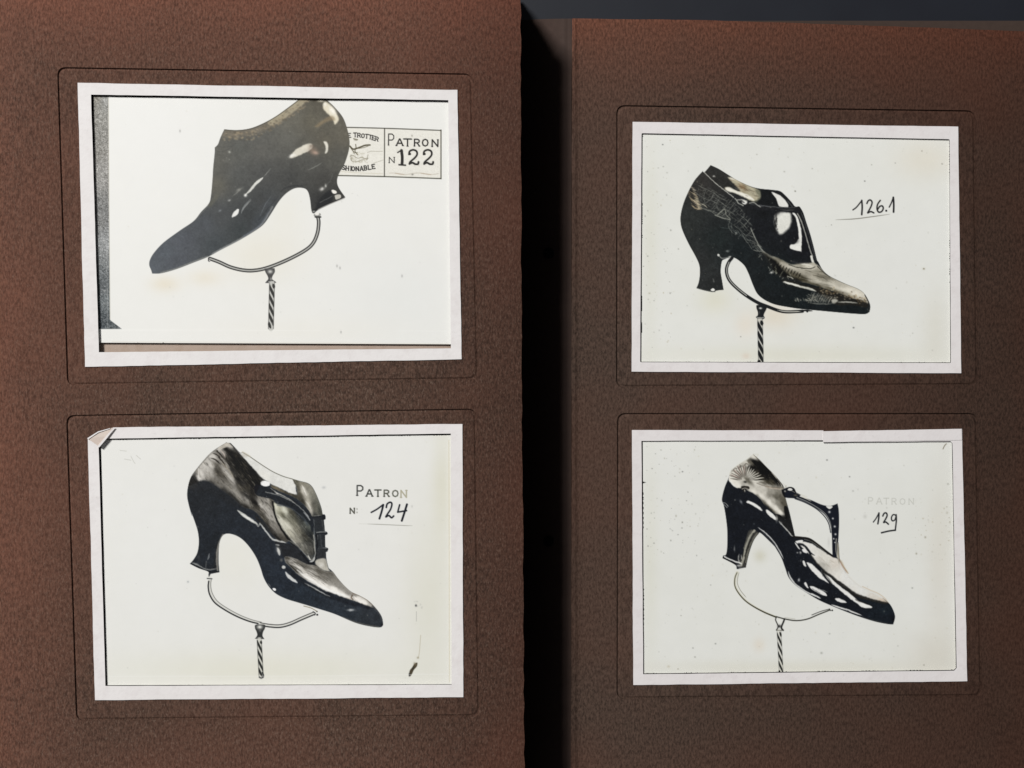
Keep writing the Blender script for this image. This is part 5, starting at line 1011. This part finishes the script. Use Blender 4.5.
# pile of leaves under each page
def block(name, x0, y0, x1, y1, z0, z1, n, mt, parent, seed):
    r = random.Random(seed); vs = []; fs = []; t = (z1-z0)/n
    for k in range(n):
        a, b_ = z0+k*t, z0+k*t+t*.82; j = [r.uniform(-.8, .8) for _ in range(4)]
        q = [(x0+j[0], y0+j[1]), (x1+j[2], y0+j[1]), (x1+j[2], y1+j[3]), (x0+j[0], y1+j[3])]; s = len(vs)
        for z in (a, b_): vs += [W(px, py, z) for px, py in q]
        fs += [[s+4, s+7, s+6, s+5], [s, s+1, s+2, s+3]]+[[s+i, s+4+i, s+4+(i+1) % 4, s+(i+1) % 4] for i in range(4)]
    return link(name, mesh(name, vs, fs), mt, parent)
tag(block('page_block', -14, -7, 516, 800, -.030, ZL-.0022, 22, m_block, album, 1), 'thick pile of turned leaves under the left page')
tag(block('page_block', 577, 21.5, 1050, 803, -.030, -.0022, 14, m_block, album, 2), 'pile of leaves under the right page')
link('cover_board', mesh('cover_board', *(lambda q: ([W(px, py, z) for z in (-.0335, -.0305) for px, py in q], [[4, 7, 6, 5], [0, 1, 2, 3]]+[[i, 4+i, 4+(i+1) % 4, (i+1) % 4] for i in range(4)]))([(-20, 30), (1058, 38), (1058, 812), (-20, 812)])), m_block, album)

# hinge strip: rolls down from the right page into the gutter; its top corner turns up into the light
vs = []; fs = []; nx, ny = 26, 60
for j in range(ny+1):
    for i in range(nx+1):
        t = i/nx; yy = j/ny; py = 18.6+yy*(806-18.6)+(2.2*t**2 if j == 0 else 0)
        px = 571.6-.8*yy-t*60
        z = -.0006-.021*(t**1.5)-.0008*math.sin(min(1, t*9)*math.pi)
        vs.append(W(px, py, z))
for j in range(ny):
    for i in range(nx): a = j*(nx+1)+i; fs.append([a, a+1, a+nx+2, a+nx+1])
me = mesh('hinge_strip', vs, fs)
for p in me.polygons: p.use_smooth = True
hs = link('hinge_strip', me, m_hinge, album); tag(hs, 'narrow brown hinge strip sunk in the shadow of the gutter')
for px, py in ((548.5, 253), (548.5, 541)):
    vs = []; fs = []
    for k in range(20):
        a = k/20*2*math.pi
        for r_, dz in ((5.6, .0001), (4.4, .0014), (2.2, .0016)): x_ = px+math.cos(a)*r_; t = (571.2-x_)/60; vs.append(W(x_, py+math.sin(a)*r_, -.0006-.021*max(t, 0)**1.5+dz))
    for k in range(20):
        for q in range(2): a = k*3+q; b_ = ((k+1) % 20)*3+q; fs.append([a, b_, b_+1, a+1])
    fs.append([k*3+2 for k in range(20)])
    link('binding_screw', mesh('binding_screw', vs, fs), m_hole, hs)

# ---- mounts round the windows
def mount(key, page, z, m, thick, label, wob=.22, seed=1):
    out = jitter(OUT[key], wob, 9, seed); hole = jitter(INN[key], wob*.6, 9, seed+7)
    o = slab('mount_border', out, z+.00004, z+thick, m, page, hole=hole); tag(o, label); return o
def backing(key, page, z, label=None):
    o = slab('slot_backing', offset(OUT[key], 2), z-.0002, z, m_dark, page)
    return o
L0 = ZL
mount('122', lp, L0-.0003, m_frame, .00036, None, seed=2); mount('124', lp, L0-.0003, m_frame, .00034, None, seed=3)
mount('126', rp, -.0003, m_frame2, .00034, None, seed=4, wob=.15); mount('129', rp, -.0003, m_frame2, .00034, None, seed=5, wob=.2)
backing('122', lp, L0-.0030); backing('124', lp, L0-.0024); backing('126', rp, -.0016); backing('129', rp, -.0016)
# tan card showing below picture 122
tag(slab('backing_card', jitter([(99.2, 335), (456, 336), (456, 354), (99.4, 354)], .2, 10, 8), L0-.0023, L0-.0020, m_tan, lp), 'tan card strip showing under the print')
# turned-over paper corner of mount 124
def fold(name, pts, zs, m, page, th=.0002):
    vs = [W(p[0], p[1], z) for p, z in zip(pts, zs)]+[W(p[0], p[1], z-th) for p, z in zip(pts, zs)]; n = len(pts)
    fs = [list(range(n))[::-1], list(range(n, 2*n))]+[[i, (i+1) % n, n+(i+1) % n, n+i] for i in range(n)]
    return link(name, mesh(name, vs, fs), m, page)
tag(fold('folded_corner', [(87.3, 438.4), (98, 431.8), (109.6, 428.2), (113.4, 427.6), (106, 436.2), (98.4, 446.6), (97.6, 445.4)], [L0+.0003, L0+.0004, L0+.0003, L0+.0003, L0+.0006, L0+.0006, L0+.0005], m_fold, lp), 'torn and folded-over paper corner of the mount')
fold('folded_edge', [(97.8, 446.0), (105.4, 436.9), (113.2, 427.9), (114.8, 427.7), (107.6, 437.4), (99.4, 447.2)], [L0+.00075]*6, m_frame, lp)
fold('folded_edge', [(87.2, 438.2), (98, 431.4), (110.4, 428.0), (109.8, 428.9), (98.3, 432.6), (88.2, 439.4)], [L0+.0006]*6, m_frame, lp)
# overlapping strip at the top right of mount 129
tag(slab('overlapping_strip', jitter([(823.0, 431.2), (961.4, 428.9), (962.0, 440.0), (823.0, 442.2)], .12, 9, 9), (.00006), .00022, m_frame2, rp), 'second strip of white paper overlapping the mount at top right')

# ---------------------------------------------------------------- prints
def build_print(key, c, name, z, label, curl=None, labels=None, group=None):
    quad = PRT[key]; cx = sum(p[0] for p in quad)/len(quad); cy = sum(p[1] for p in quad)/len(quad)
    zf = curl or (lambda x, y: 0*x)
    root = empty(name, W(cx, cy, z-.0003)); tag(root, label, 'photograph', 'photographs slotted into the album pages')
    nx, ny = c.nx, c.ny
    X, Yy = np.meshgrid(c.x0+np.arange(nx)*c.st, c.y0+np.arange(ny)*c.st)
    ins = inside(X, Yy, quad); d, _ = dist(X, Yy, quad, True); sd = np.where(ins, d, -d)
    # pull the border vertices onto the cut edge of the paper
    PX, PY = X.copy(), Yy.copy(); near = np.abs(sd) < .45
    n = len(quad)
    for j, i in zip(*np.where(near)):
        best = None
        for k in range(n):
            (ax, ay), (bx, by) = quad[k], quad[(k+1) % n]; L2 = (bx-ax)**2+(by-ay)**2; t = max(0, min(1, ((X[j, i]-ax)*(bx-ax)+(Yy[j, i]-ay)*(by-ay))/L2)); qx, qy = ax+t*(bx-ax), ay+t*(by-ay); dd = (X[j, i]-qx)**2+(Yy[j, i]-qy)**2
            if best is None or dd < best[0]: best = (dd, qx, qy)
        PX[j, i], PY[j, i] = best[1], best[2]
    cell_in = (sd[:-1, :-1] > -.45) & (sd[1:, :-1] > -.45) & (sd[:-1, 1:] > -.45) & (sd[1:, 1:] > -.45) & ((sd[:-1, :-1]+sd[1:, 1:]+sd[:-1, 1:]+sd[1:, :-1]) > 0)
    L = np.maximum(np.maximum(c.lab[:-1, :-1], c.lab[1:, 1:]), np.maximum(c.lab[:-1, 1:], c.lab[1:, :-1]))
    Z = zf(PX, PY)+z; K = (H-Z)/H*U
    V = np.stack([(PX-512)*K, -(PY-384)*K, Z], -1)
    rgb = lin(c.img)
    gl = np.clip(c.img, 0, 255).sum(2)
    m = PM[key]
    # coarse cells where the sheet is plain
    fine = np.ones((ny-1, nx-1), bool); coarse = []
    B = 4
    for j in range(0, ny-1-B, B):
        for i in range(0, nx-1-B, B):
            if L[j:j+B, i:i+B].max() == 0 and cell_in[j:j+B, i:i+B].all() and np.ptp(gl[j:j+B+1, i:i+B+1]) < 10 and not near[j:j+B+1, i:i+B+1].any():
                fine[j:j+B, i:i+B] = False; coarse.append((j, i))
    parts = {}
    for li, nm in enumerate(c.names):
        mk = (L == li) & cell_in & fine; jj, ii = np.where(mk)
        q = np.stack([jj*nx+ii, (jj+1)*nx+ii, (jj+1)*nx+ii+1, jj*nx+ii+1], 1)
        if li == 0 and coarse:
            ca = np.array(coarse); a, b_ = ca[:, 0], ca[:, 1]
            q = np.concatenate([q, np.stack([a*nx+b_, (a+B)*nx+b_, (a+B)*nx+b_+B, a*nx+b_+B], 1)])
        if len(q) == 0: continue
        used, inv = np.unique(q.ravel(), return_inverse=True)
        me = bpy.data.meshes.new(nm or 'picture_ground')
        me.vertices.add(len(used)); me.vertices.foreach_set('co', V.reshape(-1, 3)[used].astype(np.float32).ravel())
        me.loops.add(len(inv)); me.loops.foreach_set('vertex_index', inv.astype(np.int32).ravel())
        me.polygons.add(len(q)); me.polygons.foreach_set('loop_start', (np.arange(len(q))*4).astype(np.int32)); me.polygons.foreach_set('loop_total', np.full(len(q), 4, np.int32))
        me.update(calc_edges=True)
        at = me.color_attributes.new('picture', 'FLOAT_COLOR', 'POINT')
        cc = np.ones((len(used), 4), np.float32); cc[:, :3] = rgb.reshape(-1, 3)[used]; at.data.foreach_set('color', cc.ravel())
        parts[nm or 'picture_ground'] = me
    objs = {}
    order = ['picture_ground']+[k for k in parts if k != 'picture_ground']
    up = {'heel': 'printed_shoe', 'strap': 'printed_shoe', 'lace_bar': 'printed_shoe', 'button': 'printed_shoe', 'buckle': 'printed_shoe', 'lettering': 'printed_label' if 'printed_label' in parts else None}
    for nm in sorted(order, key=lambda k: 1 if up.get(k) else 0):
        par = objs.get(up.get(nm)) or root
        objs[nm] = link(nm, parts[nm], m, par)
        if labels and nm in labels: tag(objs[nm], labels[nm])
    # the card itself, under the picture surface
    q = offset(quad, .12); vs = []; k = 24; e = []
    for i in range(n):
        a, b_ = q[i], q[(i+1) % n]; e += [(a[0]+(b_[0]-a[0])*t/k, a[1]+(b_[1]-a[1])*t/k) for t in range(k)]
    slab('card', e, -.00022, -.00003, m_card, root, zf=lambda x, y: z+float(zf(x, y)))
    return root
PM = {k: print_mat('silver_print_'+k, v) for k, v in (('122', .015), ('124', .02), ('126', .025), ('129', .025))}
m_card = paper('print_card_edge', (.74, .72, .66))
build_print('122', paint_122(), 'photographic_print', ZL-.00098, 'print numbered 122 of a dark plain shoe pointing left, dark strip along its left edge',
    labels={'printed_shoe': 'dark high-heeled shoe pointing down to the left', 'printed_label': 'boxed label reading PATRON N 122'})
build_print('124', paint_124(), 'photographic_print', ZL-.00085, 'print numbered 124 of a buttoned shoe with lace bars, under the folded paper corner',
    labels={'printed_shoe': 'brown and dark blue shoe with side opening, pointing right'})
build_print('126', paint_126(), 'photographic_print', -.00064, 'print numbered 126.1 of a black reptile-leather shoe with curved heel, upper right',
    labels={'printed_shoe': 'black shoe of scaly and glossy leather, pointing right'})
build_print('129', paint_129(), 'photographic_print', -.00064, 'print numbered 129 of a black patent T-strap shoe, lower right',
    labels={'printed_shoe': 'black patent shoe with pleated counter and T-strap'})
